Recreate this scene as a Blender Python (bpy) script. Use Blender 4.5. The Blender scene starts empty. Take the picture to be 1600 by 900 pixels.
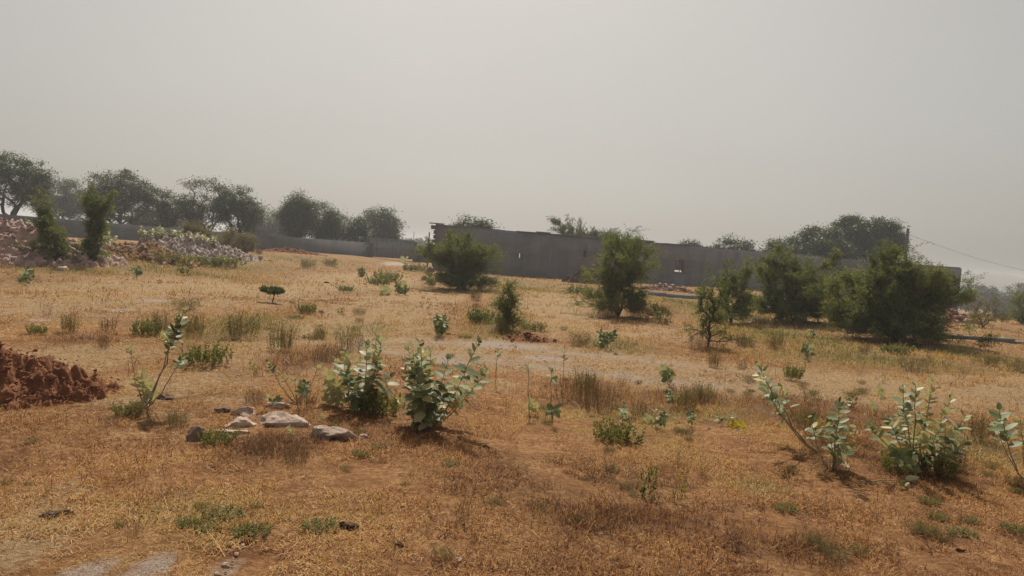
import bpy, math, random
import numpy as np
from mathutils import Vector, noise as mnoise

# ------------------------------------------------------------------ camera / light
F = 1155.0                      # focal length in pixels of a 1600 px wide frame
CAMZ = 1.6
PITCH, ROLL = math.radians(2.83), math.radians(4.0)
scene = bpy.context.scene
COL = scene.collection
fwd = np.array([0, math.cos(PITCH), -math.sin(PITCH)])
r0 = np.array([1.0, 0, 0]); u0 = np.array([0, math.sin(PITCH), math.cos(PITCH)])
rgt = math.cos(ROLL) * r0 + math.sin(ROLL) * u0
upv = -math.sin(ROLL) * r0 + math.cos(ROLL) * u0
CAM = np.array([0, 0, CAMZ])
cd = bpy.data.cameras.new('camera'); cam = bpy.data.objects.new('camera', cd); COL.objects.link(cam)
from mathutils import Matrix
cam.matrix_world = Matrix(((rgt[0], upv[0], -fwd[0], 0), (rgt[1], upv[1], -fwd[1], 0), (rgt[2], upv[2], -fwd[2], CAMZ), (0, 0, 0, 1)))
cd.sensor_width = 36; cd.lens = 36 * F / 1600; cd.clip_end = 8000; cd.clip_start = 0.05
scene.camera = cam

SUN_EL, SUN_AZ = 52.0, -5.0    # azimuth measured from straight ahead (+Y), negative = left
world = bpy.data.worlds.new('World'); scene.world = world; world.use_nodes = True
nt = world.node_tree; bg = nt.nodes['Background']
sky = nt.nodes.new('ShaderNodeTexSky'); sky.sky_type = 'NISHITA'; sky.sun_disc = False
sky.sun_elevation = math.radians(SUN_EL); sky.sun_rotation = math.radians(SUN_AZ)
sky.air_density = 1.0; sky.dust_density = 4.5; sky.ozone_density = 1.0; sky.altitude = 200
hs = nt.nodes.new('ShaderNodeHueSaturation'); hs.inputs['Saturation'].default_value = 0.30
wm = nt.nodes.new('ShaderNodeMixRGB'); wm.blend_type = 'MULTIPLY'; wm.inputs[0].default_value = 1
wm.inputs[2].default_value = (1.0, 0.955, 0.875, 1)
gm = nt.nodes.new('ShaderNodeGamma'); gm.inputs[1].default_value = 0.72
nt.links.new(sky.outputs[0], gm.inputs[0]); nt.links.new(gm.outputs[0], hs.inputs['Color']); nt.links.new(hs.outputs[0], wm.inputs[1])
cn = nt.nodes.new('ShaderNodeTexNoise'); cn.inputs['Scale'].default_value = 2.2; cn.inputs['Detail'].default_value = 5
cr_ = nt.nodes.new('ShaderNodeMapRange'); cr_.inputs[1].default_value = .3; cr_.inputs[2].default_value = .7; cr_.inputs[3].default_value = .975; cr_.inputs[4].default_value = 1.025
tcn = nt.nodes.new('ShaderNodeTexCoord'); nt.links.new(tcn.outputs['Generated'], cn.inputs['Vector']); nt.links.new(cn.outputs['Fac'], cr_.inputs[0])
wv = nt.nodes.new('ShaderNodeVectorMath'); wv.operation = 'SCALE'; nt.links.new(wm.outputs[0], wv.inputs[0]); nt.links.new(cr_.outputs[0], wv.inputs['Scale'])
nt.links.new(wv.outputs[0], bg.inputs[0]); bg.inputs[1].default_value = 0.135
sd = bpy.data.lights.new('sun', 'SUN'); sd.energy = 4.8; sd.angle = math.radians(1.5); sd.color = (1, 0.93, 0.82)
sun = bpy.data.objects.new('sun', sd); COL.objects.link(sun)
e, a = math.radians(SUN_EL), math.radians(SUN_AZ)
sdir = Vector((math.sin(a) * math.cos(e), math.cos(a) * math.cos(e), math.sin(e)))
sun.rotation_euler = sdir.to_track_quat('Z', 'Y').to_euler(); sun.location = (-20, 60, 80)
vs = scene.view_settings; vs.view_transform = 'Standard'; vs.look = 'None'; vs.exposure = 0.0; vs.gamma = 1; vs.use_curve_mapping = False
scene.render.engine = 'CYCLES'
HAZE_DENS = 0.0012

# ------------------------------------------------------------------ terrain + pixel helpers
def nz(x, y, s, o=0.0):
    return mnoise.noise(Vector((x / s + o, y / s - o, o * 1.7)))
def sst(t):
    t = np.clip(t, 0, 1); return t * t * (3 - 2 * t)
def hgt(x, y):
    h = 0.07 * math.sin(x * 0.31 + 1.2 + 0.11 * y) * math.sin(y * 0.37 + 0.5 - 0.07 * x) + 0.035 * math.sin(x * 0.9 + y * 0.5)
    h += 0.05 * nz(x, y, 2.3, 3.1)
    fade = float(sst(1 - (abs(x) + abs(y) - 60) / 60)); h *= fade
    if y > 20: h -= min(5.5, 0.06 * max(0.0, x - 22)) * float(sst((y - 20) / 25))
    if x < -8 and y > 16: h += 0.35 * float(sst((-x - 8) / 10)) * float(sst((y - 16) / 12)) * float(sst((200 - y) / 100))
    return h
def ray(px, py):
    return fwd * F + (px - 800) * rgt - (py - 450) * upv
def at(px, py):
    d = ray(px, py); t = 1.0 / F
    lo = 1.0 / F
    step = 0.01
    while t < 2:
        p = CAM + d * t
        if p[2] <= hgt(p[0], p[1]): break
        lo = t; t *= 1.01
    hi = t
    for _ in range(18):
        m = (lo + hi) / 2; p = CAM + d * m
        if p[2] <= hgt(p[0], p[1]): hi = m
        else: lo = m
    p = CAM + d * hi
    return np.array([p[0], p[1], hgt(p[0], p[1])])
def up3(px, py, depth):
    return CAM + ray(px, py) * (depth / F)
def dep(p): return float(np.dot(np.asarray(p) - CAM, fwd))
def onground(x, y, dz=0): return np.array([x, y, hgt(x, y) + dz])

# ------------------------------------------------------------------ objects / tags
def tag(o, label=None, cat=None, group=None, kind=None):
    if label: o['label'] = label
    if cat: o['category'] = cat
    if group: o['group'] = group
    if kind: o['kind'] = kind
    return o
def empty(name, loc, label, cat, group=None, rz=0):
    o = bpy.data.objects.new(name, None); COL.objects.link(o); o.location = [float(v) for v in loc]; o.rotation_euler = (0, 0, rz)
    o.empty_display_size = 0.1
    return tag(o, label, cat, group)
class MB:
    """collects quads and a per-face random value"""
    def __init__(s): s.v = []; s.f = []; s.r = []; s.n = 0
    def add(s, v, f, r=0.5):
        v = np.asarray(v, float).reshape(-1, 3); f = np.asarray(f, int).reshape(-1, 4)
        s.v.append(v); s.f.append(f + s.n); s.n += len(v)
        s.r.append(np.full(len(f), r, float) if np.isscalar(r) else np.asarray(r, float))
    def build(s, name, mat, parent=None, smooth=False):
        v = np.concatenate(s.v); f = np.concatenate(s.f); r = np.concatenate(s.r)
        me = bpy.data.meshes.new(name)
        me.vertices.add(len(v)); me.vertices.foreach_set('co', v.ravel().astype(np.float32))
        me.loops.add(len(f) * 4); me.loops.foreach_set('vertex_index', f.ravel().astype(np.int32))
        me.polygons.add(len(f)); me.polygons.foreach_set('loop_start', np.arange(0, len(f) * 4, 4, dtype=np.int32))
        at_ = me.attributes.new('rnd', 'FLOAT', 'FACE'); at_.data.foreach_set('value', r.astype(np.float32))
        me.materials.append(mat); me.update(calc_edges=True)
        if smooth: me.polygons.foreach_set('use_smooth', np.ones(len(f), bool))
        o = bpy.data.objects.new(name, me); COL.objects.link(o)
        if parent: o.parent = parent
        return o
def basis(d):
    d = d / (np.linalg.norm(d) + 1e-9)
    h = np.array([0, 0, 1.0]) if abs(d[2]) < 0.9 else np.array([1.0, 0, 0])
    a = np.cross(h, d); a /= np.linalg.norm(a); b = np.cross(d, a); return d, a, b
def tube(mb, pts, rad, n=5, r=0.5, cap=True):
    pts = np.asarray(pts, float); k = len(pts)
    rad = np.full(k, rad, float) if np.isscalar(rad) else np.asarray(rad, float)
    ang = np.arange(n) * 2 * math.pi / n; V = []
    for i in range(k):
        d = pts[min(i + 1, k - 1)] - pts[max(i - 1, 0)]
        _, a, b = basis(d)
        V.append(pts[i] + rad[i] * (np.cos(ang)[:, None] * a + np.sin(ang)[:, None] * b))
    V = np.concatenate(V); fs = []
    for i in range(k - 1):
        for j in range(n):
            j2 = (j + 1) % n; fs.append((i * n + j, i * n + j2, (i + 1) * n + j2, (i + 1) * n + j))
    mb.add(V, fs, r)
def box(mb, lo, hi, r=0.5, M=None):
    x0, y0, z0 = lo; x1, y1, z1 = hi
    v = np.array([(x0,y0,z0),(x1,y0,z0),(x1,y1,z0),(x0,y1,z0),(x0,y0,z1),(x1,y0,z1),(x1,y1,z1),(x0,y1,z1)], float)
    if M is not None: v = M(v)
    mb.add(v, [(3,2,1,0),(4,5,6,7),(0,1,5,4),(1,2,6,5),(2,3,7,6),(3,0,4,7)], r)
def rand_unit(R, n):
    v = R.normal(size=(n, 3)); return v / np.linalg.norm(v, axis=1)[:, None]
def leaves(mb, C, A, B, r):
    """diamond leaves: centres C, half axes A and B (N,3)"""
    n = len(C); V = np.empty((n, 4, 3)); V[:, 0] = C - A; V[:, 1] = C - B * .9 - A * .1; V[:, 2] = C + A; V[:, 3] = C + B
    mb.add(V.reshape(-1, 3), np.arange(n * 4).reshape(n, 4), r)

# ------------------------------------------------------------------ materials
def newmat(name):
    m = bpy.data.materials.new(name); m.use_nodes = True; t = m.node_tree; t.nodes.clear()
    out = t.nodes.new('ShaderNodeOutputMaterial'); return m, t, out
def ramp(t, stops, fac):
    n = t.nodes.new('ShaderNodeValToRGB'); cr = n.color_ramp
    while len(cr.elements) < len(stops): cr.elements.new(0.5)
    for e_, (p, c) in zip(cr.elements, stops): e_.position = p; e_.color = (*c, 1)
    t.links.new(fac, n.inputs[0]); return n.outputs[0]
def noise_(t, scale, detail=4, rough=0.6, coord=None, dist=0.0):
    n = t.nodes.new('ShaderNodeTexNoise'); n.inputs['Scale'].default_value = scale; n.inputs['Detail'].default_value = detail
    n.inputs['Roughness'].default_value = rough; n.inputs['Distortion'].default_value = dist
    if coord is not None: t.links.new(coord, n.inputs['Vector'])
    return n.outputs['Fac']
def geo(t): return t.nodes.new('ShaderNodeNewGeometry').outputs['Position']
def attr(t, nm):
    n = t.nodes.new('ShaderNodeAttribute'); n.attribute_name = nm; return n.outputs['Fac']
def mix(t, f, a_, b_, mode='MIX'):
    n = t.nodes.new('ShaderNodeMixRGB'); n.blend_type = mode
    for i, x in ((0, f), (1, a_), (2, b_)):
        if isinstance(x, (int, float)): n.inputs[i].default_value = x if i == 0 else (x, x, x, 1)
        elif isinstance(x, tuple): n.inputs[i].default_value = (*x, 1)
        else: t.links.new(x, n.inputs[i])
    return n.outputs[0]
def math_(t, op, a_, b_=0.0, clamp=False):
    n = t.nodes.new('ShaderNodeMath'); n.operation = op; n.use_clamp = clamp
    for i, x in ((0, a_), (1, b_)):
        if isinstance(x, (int, float)): n.inputs[i].default_value = x
        else: t.links.new(x, n.inputs[i])
    return n.outputs[0]
def bump(t, h, st, dist):
    n = t.nodes.new('ShaderNodeBump'); n.inputs['Strength'].default_value = st; n.inputs['Distance'].default_value = dist
    t.links.new(h, n.inputs['Height']); return n.outputs[0]
def leafmat(name, stops, trans=0.35, rough=0.6, spec=0.3, patch=None, back=None):
    m, t, out = newmat(name)
    c = ramp(t, stops, attr(t, 'rnd'))
    if patch:
        f = noise_(t, patch[0], 3, 0.6, geo(t)); f = ramp(t, [(0.42, (0, 0, 0)), (0.6, (1, 1, 1))], f)
        c = mix(t, f, c, patch[1], 'MULTIPLY')
    if back:
        g = t.nodes.new('ShaderNodeNewGeometry'); c = mix(t, g.outputs['Backfacing'], c, back)
    b = t.nodes.new('ShaderNodeBsdfPrincipled'); t.links.new(c, b.inputs['Base Color'])
    b.inputs['Roughness'].default_value = rough; b.inputs['Specular IOR Level'].default_value = spec
    tr = t.nodes.new('ShaderNodeBsdfTranslucent'); tc = mix(t, 1.0, c, (1.0, 1.0, 0.5), 'MULTIPLY'); t.links.new(tc, tr.inputs[0])
    mx = t.nodes.new('ShaderNodeMixShader'); mx.inputs[0].default_value = trans
    t.links.new(b.outputs[0], mx.inputs[1]); t.links.new(tr.outputs[0], mx.inputs[2]); t.links.new(mx.outputs[0], out.inputs[0])
    return m
def solid(name, stops, scale=6, rough=0.9, bs=0.5, bd=0.02, extra=None, detail=6):
    m, t, out = newmat(name); p = geo(t)
    c = ramp(t, stops, noise_(t, scale, detail, 0.65, p))
    c = mix(t, 0.35, c, ramp(t, [(0, (.5, .5, .5)), (1, (1.3, 1.3, 1.3))], attr(t, 'rnd')), 'MULTIPLY')
    if extra: c = extra(t, c, p)
    b = t.nodes.new('ShaderNodeBsdfPrincipled'); t.links.new(c, b.inputs['Base Color']); b.inputs['Roughness'].default_value = rough
    b.inputs['Specular IOR Level'].default_value = 0.2
    t.links.new(bump(t, noise_(t, scale * 4, 8, 0.7, p), bs, bd), b.inputs['Normal']); t.links.new(b.outputs[0], out.inputs[0])
    return m

M = {}
M['mango'] = leafmat('leaf_broad', [(0, (.03, .042, .014)), (.5, (.055, .074, .022)), (.8, (.10, .125, .036)), (1, (.19, .21, .065))], .38, .5, .35)
M['acacia'] = leafmat('leaf_feathery', [(0, (.055, .072, .026)), (.4, (.10, .125, .042)), (.8, (.19, .215, .075)), (1, (.28, .28, .11))], .5, .6, .2)
M['light'] = leafmat('leaf_light_green', [(0, (.045, .06, .02)), (.5, (.08, .105, .035)), (1, (.16, .18, .06))], .4, .6, .2)
M['dry'] = leafmat('leaf_dry', [(0, (.10, .05, .03)), (.5, (.18, .10, .055)), (.85, (.26, .17, .08)), (1, (.17, .17, .06))], .25, .8, .1)
M['weed'] = leafmat('leaf_weed', [(0, (.11, .12, .035)), (.6, (.21, .21, .065)), (1, (.32, .30, .09))], .35, .6, .2)
M['olive'] = leafmat('leaf_olive', [(0, (.10, .085, .035)), (.55, (.18, .15, .06)), (1, (.32, .25, .11))], .35, .7, .15)
M['yellow'] = leafmat('leaf_yellow', [(0, (.15, .16, .035)), (.8, (.27, .26, .06)), (1, (.5, .4, .06))], .4, .6, .2)
M['calo'] = leafmat('leaf_milkweed', [(0, (.085, .115, .042)), (.45, (.145, .175, .072)), (.78, (.25, .28, .14)), (1, (.54, .50, .28))], .22, .52, .24, back=(.56, .53, .36))
M['calo_yellow'] = leafmat('leaf_milkweed_yellow', [(0, (.5, .38, .04)), (1, (.6, .5, .08))], .3, .5, .3)
M['stem'] = solid('stem_pale', [(0.3, (.20, .15, .09)), (.7, (.34, .29, .19))], 20, .8, .3, .003)
M['twig'] = solid('twig_brown', [(0.3, (.10, .065, .04)), (.7, (.19, .13, .085))], 20, .9, .3, .003)
M['bark'] = solid('bark', [(0.3, (.05, .04, .03)), (.7, (.11, .085, .065))], 8, .95, .6, .02)
M['soil'] = solid('soil', [(0.25, (.13, .052, .025)), (.5, (.25, .10, .048)), (.75, (.40, .19, .095))], 7, .95, .9, .03)
M['rock'] = solid('rock', [(0.3, (.26, .16, .12)), (.44, (.48, .34, .26)), (.58, (.62, .48, .38)), (.75, (.70, .58, .48))], 9, .9, 1.0, .03)
M['rockdark'] = solid('rock_dark', [(0.3, (.13, .08, .06)), (.6, (.26, .17, .13)), (.8, (.42, .30, .24))], 6, .9, .7, .02)
M['rubblepink'] = solid('rubble_pink', [(0.25, (.26, .165, .135)), (.55, (.43, .30, .25)), (.85, (.60, .48, .42))], 1.5, .9, .6, .05)
M['rubblegrey'] = solid('rubble_grey', [(0.25, (.22, .165, .145)), (.6, (.40, .315, .28)), (.85, (.58, .49, .44))], 1.5, .9, .6, .05)
M['dung'] = solid('dark_clod', [(0.3, (.05, .03, .02)), (.7, (.12, .07, .045))], 20, .95, .8, .01)
M['concrete'] = solid('concrete_pale', [(0.3, (.30, .26, .22)), (.7, (.46, .41, .36))], 3, .9, .4, .01)
M['wood'] = solid('pole_concrete', [(0.3, (.11, .10, .09)), (.7, (.17, .155, .14))], 5, .9, .4, .01)
M['gate'] = solid('gate_metal', [(0.3, (.20, .21, .22)), (.7, (.28, .29, .30))], 2, .55, .1, .003)
M['wire'] = solid('wire_metal', [(0.3, (.08, .08, .08)), (.7, (.12, .12, .12))], 3, .6, .1, .001)
def wall_extra(t, c, p):
    sx = t.nodes.new('ShaderNodeMapping'); sx.inputs['Scale'].default_value = (1.2, 1.2, 0.12); t.links.new(p, sx.inputs[0])
    st = ramp(t, [(0.35, (.86, .86, .86)), (.65, (1.05, 1.05, 1.05))], noise_(t, 1.3, 5, .6, sx.outputs[0]))
    c = mix(t, 1.0, c, st, 'MULTIPLY')
    sep = t.nodes.new('ShaderNodeSeparateXYZ'); t.links.new(p, sep.inputs[0])
    m = math_(t, 'MODULO', math_(t, 'ADD', sep.outputs[2], 10.05), 0.2); l = math_(t, 'MULTIPLY', math_(t, 'LESS_THAN', m, 0.014), .1)
    m = math_(t, 'ABSOLUTE', math_(t, 'SUBTRACT', sep.outputs[2], 1.38)); l = math_(t, 'MULTIPLY', math_(t, 'LESS_THAN', m, 0.02), .3)
    c = mix(t, l, c, (.14, .135, .135))
    bl = ramp(t, [(.45, (1, 1, 1)), (.6, (.86, .87, .88))], noise_(t, .8, 4, .6, p, 1.0))
    return mix(t, 1.0, c, bl, 'MULTIPLY')
M['wall'] = solid('wall_concrete', [(0.25, (.205, .205, .22)), (.75, (.255, .253, .27))], .6, .95, .3, .02, wall_extra)
M['wall2'] = solid('wall_block', [(0.25, (.13, .125, .125)), (.75, (.19, .18, .175))], .7, .95, .3, .02, wall_extra)

# ------------------------------------------------------------------ ground
TRK = [np.array(p[:2]) for p in (at(640, 542), at(760, 548), at(900, 565), at(1050, 582), at(1200, 596), at(1400, 606), at(1650, 612))]
def polydist(X, Y, pts):
    D = np.full(X.shape, 1e9)
    for a_, b_ in zip(pts[:-1], pts[1:]):
        ab = b_ - a_; L = float(ab @ ab); t = np.clip(((X - a_[0]) * ab[0] + (Y - a_[1]) * ab[1]) / L, 0, 1)
        D = np.minimum(D, np.hypot(X - a_[0] - t * ab[0], Y - a_[1] - t * ab[1]))
    return D
def blob(X, Y, px, py, wx, wy):
    c = at(px, py); mp = dep(c) / F
    rx = wx * mp; c2 = at(px, py - wy); ry = max(0.3, abs(c2[1] - c[1]))
    d = np.sqrt(((X - c[0]) / rx) ** 2 + ((Y - c[1]) / ry) ** 2)
    return np.clip(1.3 - d, 0, 1)
GRAVEL = [(790, 540, 90, 8), (690, 564, 60, 6), (850, 560, 60, 5), (240, 470, 34, 3), (190, 485, 30, 3), (60, 500, 20, 3), (620, 412, 30, 3), (110, 915, 60, 8), (230, 898, 40, 4), (350, 888, 20, 5)]
BARE = [(300, 450, 260, 26), (120, 560, 140, 30), (250, 600, 120, 34), (620, 480, 120, 40), (560, 440, 110, 20), (800, 560, 170, 22), (60, 790, 80, 40), (1150, 600, 160, 14), (1400, 612, 200, 16), (860, 480, 90, 25), (1000, 520, 130, 16), (760, 600, 80, 12), (60, 480, 120, 25), (20, 860, 90, 60)]
GREEN = [(330, 412, 130, 10), (480, 408, 100, 8), (120, 425, 120, 8), (380, 510, 90, 30), (560, 520, 60, 20), (1250, 530, 140, 22), (1520, 560, 110, 18), (960, 540, 70, 12), (1120, 640, 150, 22), (820, 450, 60, 14), (1100, 480, 90, 20), (1480, 690, 130, 30), (780, 500, 60, 18), (1180, 760, 60, 14), (250, 420, 240, 9), (1350, 560, 240, 14)]
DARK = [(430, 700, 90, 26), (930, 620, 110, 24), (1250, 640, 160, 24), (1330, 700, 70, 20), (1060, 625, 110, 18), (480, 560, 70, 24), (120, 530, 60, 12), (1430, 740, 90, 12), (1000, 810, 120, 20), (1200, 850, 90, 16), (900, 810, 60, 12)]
def masks(X, Y):
    g = np.zeros_like(X); b = np.zeros_like(X); n = np.zeros_like(X); k = np.zeros_like(X)
    for q in GRAVEL: g = np.maximum(g, blob(X, Y, *q))
    for q in BARE: b = np.maximum(b, blob(X, Y, *q))
    for q in GREEN: n = np.maximum(n, blob(X, Y, *q))
    for q in DARK: k = np.maximum(k, blob(X, Y, *q))
    d = polydist(X, Y, TRK)
    g = np.maximum(g, .62 * np.clip(1.2 - np.abs(d - 0.7) / 0.4, 0, 1) * np.clip((5.0 - X) / 2.5, 0, 1))
    b = np.maximum(b, np.clip(1.6 - d / 1.3, 0, 1))
    return np.clip(g, 0, 1), np.clip(b, 0, 1), np.clip(n, 0, 1), np.clip(k, 0, 1)
def mk_ground():
    N = 760; u = np.linspace(-1, 1, N); k = 7.2; S = 2600
    g = S * np.sinh(k * u) / math.sinh(k)
    X, Y = np.meshgrid(g, g + 7, indexing='ij')
    Z = np.empty_like(X)
    for i in range(N):
        for j in range(N):
            x, y = float(X[i, j]), float(Y[i, j]); z = hgt(x, y) if (y > -60 and y < 2500) else 0
            if abs(x) < 30 and -5 < y < 45: z += 0.018 * nz(x, y, .35, 8) + 0.01 * nz(x, y, .14, 2)
            Z[i, j] = z
    V = np.stack([X, Y, Z], -1).reshape(-1, 3)
    idx = np.arange(N * N).reshape(N, N)
    Fq = np.stack([idx[:-1, :-1], idx[1:, :-1], idx[1:, 1:], idx[:-1, 1:]], -1).reshape(-1, 4)
    mb = MB(); mb.add(V, Fq, .5)
    o = mb.build('ground', M['ground'], smooth=True)
    for nm, arr in zip(('gravel', 'bare', 'green', 'dark'), masks(X, Y)):
        at_ = o.data.attributes.new(nm, 'FLOAT', 'POINT'); at_.data.foreach_set('value', arr.ravel().astype(np.float32))
    tag(o, kind='structure'); return o
def ground_mat():
    m, t, out = newmat('dry_ground'); p = geo(t)
    n1 = noise_(t, .35, 6, .62, p); n2 = noise_(t, 2.6, 7, .7, p, .4); n3 = noise_(t, 22, 6, .75, p); n4 = noise_(t, 90, 4, .7, p)
    soil = ramp(t, [(.3, (.16, .072, .032)), (.5, (.31, .15, .067)), (.7, (.43, .245, .125))], n2)
    straw = ramp(t, [(.34, (.11, .05, .022)), (.48, (.34, .175, .075)), (.62, (.56, .34, .16))], n3)
    c = mix(t, ramp(t, [(.38, (.15,) * 3), (.62, (.95,) * 3)], n2), soil, straw)
    def masked(nm, lo=.35, hi=.75):
        v = math_(t, 'MULTIPLY', attr(t, nm), 1.25)
        v = math_(t, 'ADD', v, math_(t, 'MULTIPLY', math_(t, 'SUBTRACT', n2, .5), 1.1))
        v = math_(t, 'ADD', v, math_(t, 'MULTIPLY', math_(t, 'SUBTRACT', n3, .5), 1.3))
        return ramp(t, [(lo, (0,) * 3), (hi, (1,) * 3)], v)
    gen = ramp(t, [(.50, (0,) * 3), (.66, (.75,) * 3)], n1)
    green = ramp(t, [(.3, (.085, .065, .022)), (.55, (.17, .135, .05)), (.75, (.28, .21, .085))], n3)
    c = mix(t, gen, c, mix(t, .5, c, green))
    c = mix(t, mix(t, .7, (0, 0, 0), masked('green', .3, .9)), c, green)
    c = mix(t, .85, c, ramp(t, [(.3, (.62, .55, .50)), (.5, (.95, .92, .88)), (.68, (1.18, 1.16, 1.1))], noise_(t, 1.1, 6, .68, p, .8)), 'MULTIPLY')
    sp = t.nodes.new('ShaderNodeSeparateXYZ'); t.links.new(p, sp.inputs[0])
    fy = math_(t, 'MULTIPLY', math_(t, 'SUBTRACT', sp.outputs[1], 9.0), .09, True)
    fy = math_(t, 'MULTIPLY', fy, ramp(t, [(.35, (.25,) * 3), (.6, (.8,) * 3)], n1))
    c = mix(t, fy, c, ramp(t, [(.36, (.10, .068, .028)), (.5, (.235, .155, .072)), (.64, (.40, .28, .145))], n3))
    bare = ramp(t, [(.36, (.24, .15, .075)), (.5, (.38, .255, .135)), (.66, (.53, .40, .245))], n3)
    c = mix(t, mix(t, .8, (0, 0, 0), masked('bare', .4, .9)), c, bare)
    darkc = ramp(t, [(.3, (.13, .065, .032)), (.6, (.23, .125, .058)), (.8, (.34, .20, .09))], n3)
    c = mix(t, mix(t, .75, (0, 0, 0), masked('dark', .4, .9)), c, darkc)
    grav = ramp(t, [(.3, (.22, .16, .125)), (.5, (.40, .31, .25)), (.7, (.58, .49, .42))], n4)
    c = mix(t, mix(t, .85, (0, 0, 0), masked('gravel', .5, 1.0)), c, grav)
    b = t.nodes.new('ShaderNodeBsdfPrincipled'); t.links.new(c, b.inputs['Base Color']); b.inputs['Roughness'].default_value = .95
    b.inputs['Specular IOR Level'].default_value = .1
    hh = math_(t, 'ADD', math_(t, 'MULTIPLY', n3, 1.0), math_(t, 'MULTIPLY', n4, .5))
    t.links.new(bump(t, hh, .9, .05), b.inputs['Normal']); t.links.new(b.outputs[0], out.inputs[0]); return m
M['ground'] = ground_mat()
mk_ground()

# haze box
def haze():
    mb = MB(); box(mb, (-2900, -2700, -7.5), (2900, 2900, 14))
    m, t, out = newmat('haze'); v = t.nodes.new('ShaderNodeVolumePrincipled')
    v.inputs['Density'].default_value = HAZE_DENS; v.inputs['Color'].default_value = (.93, .93, .95, 1); v.inputs['Anisotropy'].default_value = .3
    t.links.new(v.outputs[0], out.inputs['Volume'])
    o = mb.build('haze', m); tag(o, kind='stuff', label='pale dusty haze hanging over the whole field', cat='haze'); o.display_type = 'WIRE'
haze()

# ------------------------------------------------------------------ trees
def skeleton(R, base, forks, targets, sag=0.0, jit=.06):
    pos = [np.array(base, float)]; par = [-1]; plen = [0.0]
    for tip, n in forks:
        prev = 0; b = pos[0]
        for i in range(1, n + 1):
            s = i / n; p = b + (np.array(tip) - b) * s; p = p + R.normal(size=3) * jit * np.linalg.norm(np.array(tip) - b) * (.5 if i == n else 1) * .6
            pos.append(p); par.append(prev); plen.append(plen[prev] + np.linalg.norm(p - pos[prev])); prev = len(pos) - 1
    P = np.array(pos)
    order = np.argsort([np.min(np.linalg.norm(P - t_, axis=1)) for t_ in targets])
    tips = []
    for ti in order:
        t_ = targets[ti]; P = np.array(pos); d = np.linalg.norm(P - t_, axis=1)
        cost = d + .25 * np.array(plen) + 1.2 * np.maximum(0, P[:, 2] - t_[2] + .1 * d); cost[0] += 1e3 if len(pos) > 3 else 0
        j = int(np.argmin(cost)); b = pos[j]; L = d[j]; n = max(2, min(6, int(L / .35)))
        prev = j
        for i in range(1, n + 1):
            s = i / n; p = b + (t_ - b) * s; 
            if i < n: p = p + R.normal(size=3) * jit * L * .5 + np.array([0, 0, (.12 - sag) * L * math.sin(math.pi * s)])
            pos.append(p); par.append(prev); plen.append(plen[prev] + np.linalg.norm(p - pos[prev])); prev = len(pos) - 1
        tips.append(prev)
    return np.array(pos), par, tips
def skin_skel(mb, pos, par, tips, rtip, rbase, n=5):
    cnt = np.zeros(len(pos))
    for t_ in tips:
        j = t_
        while j != -1: cnt[j] += 1; j = par[j]
    cnt = np.maximum(cnt, 1); tot = cnt.max()
    ex = math.log(rbase / rtip) / math.log(max(tot, 2))
    rad = rtip * cnt ** ex
    for i in range(1, len(pos)):
        j = par[i]; r1 = min(rad[j], rad[i] * 1.35)
        if j == 0: r1 = rad[j] * .8 if cnt[i] > .3 * tot else r1
        tube(mb, [pos[j], pos[i]], [r1, rad[i]], n if rad[i] > rtip * 2 else 3)
def crown_targets(R, ells, n, shell=.55):
    T = []; w = np.array([e_[3] * e_[4] * e_[5] for e_ in ells]) ** .75; w /= w.sum()
    for e_, wi in zip(ells, w):
        m_ = max(4, int(1.25 * n * wi)); d = rand_unit(R, m_); rr = (shell + (1 - shell) * R.random(m_)) ** (1 / 1.6)
        T.append(np.array(e_[:3]) + d * rr[:, None] * np.array(e_[3:6]))
    return np.concatenate(T)
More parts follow.
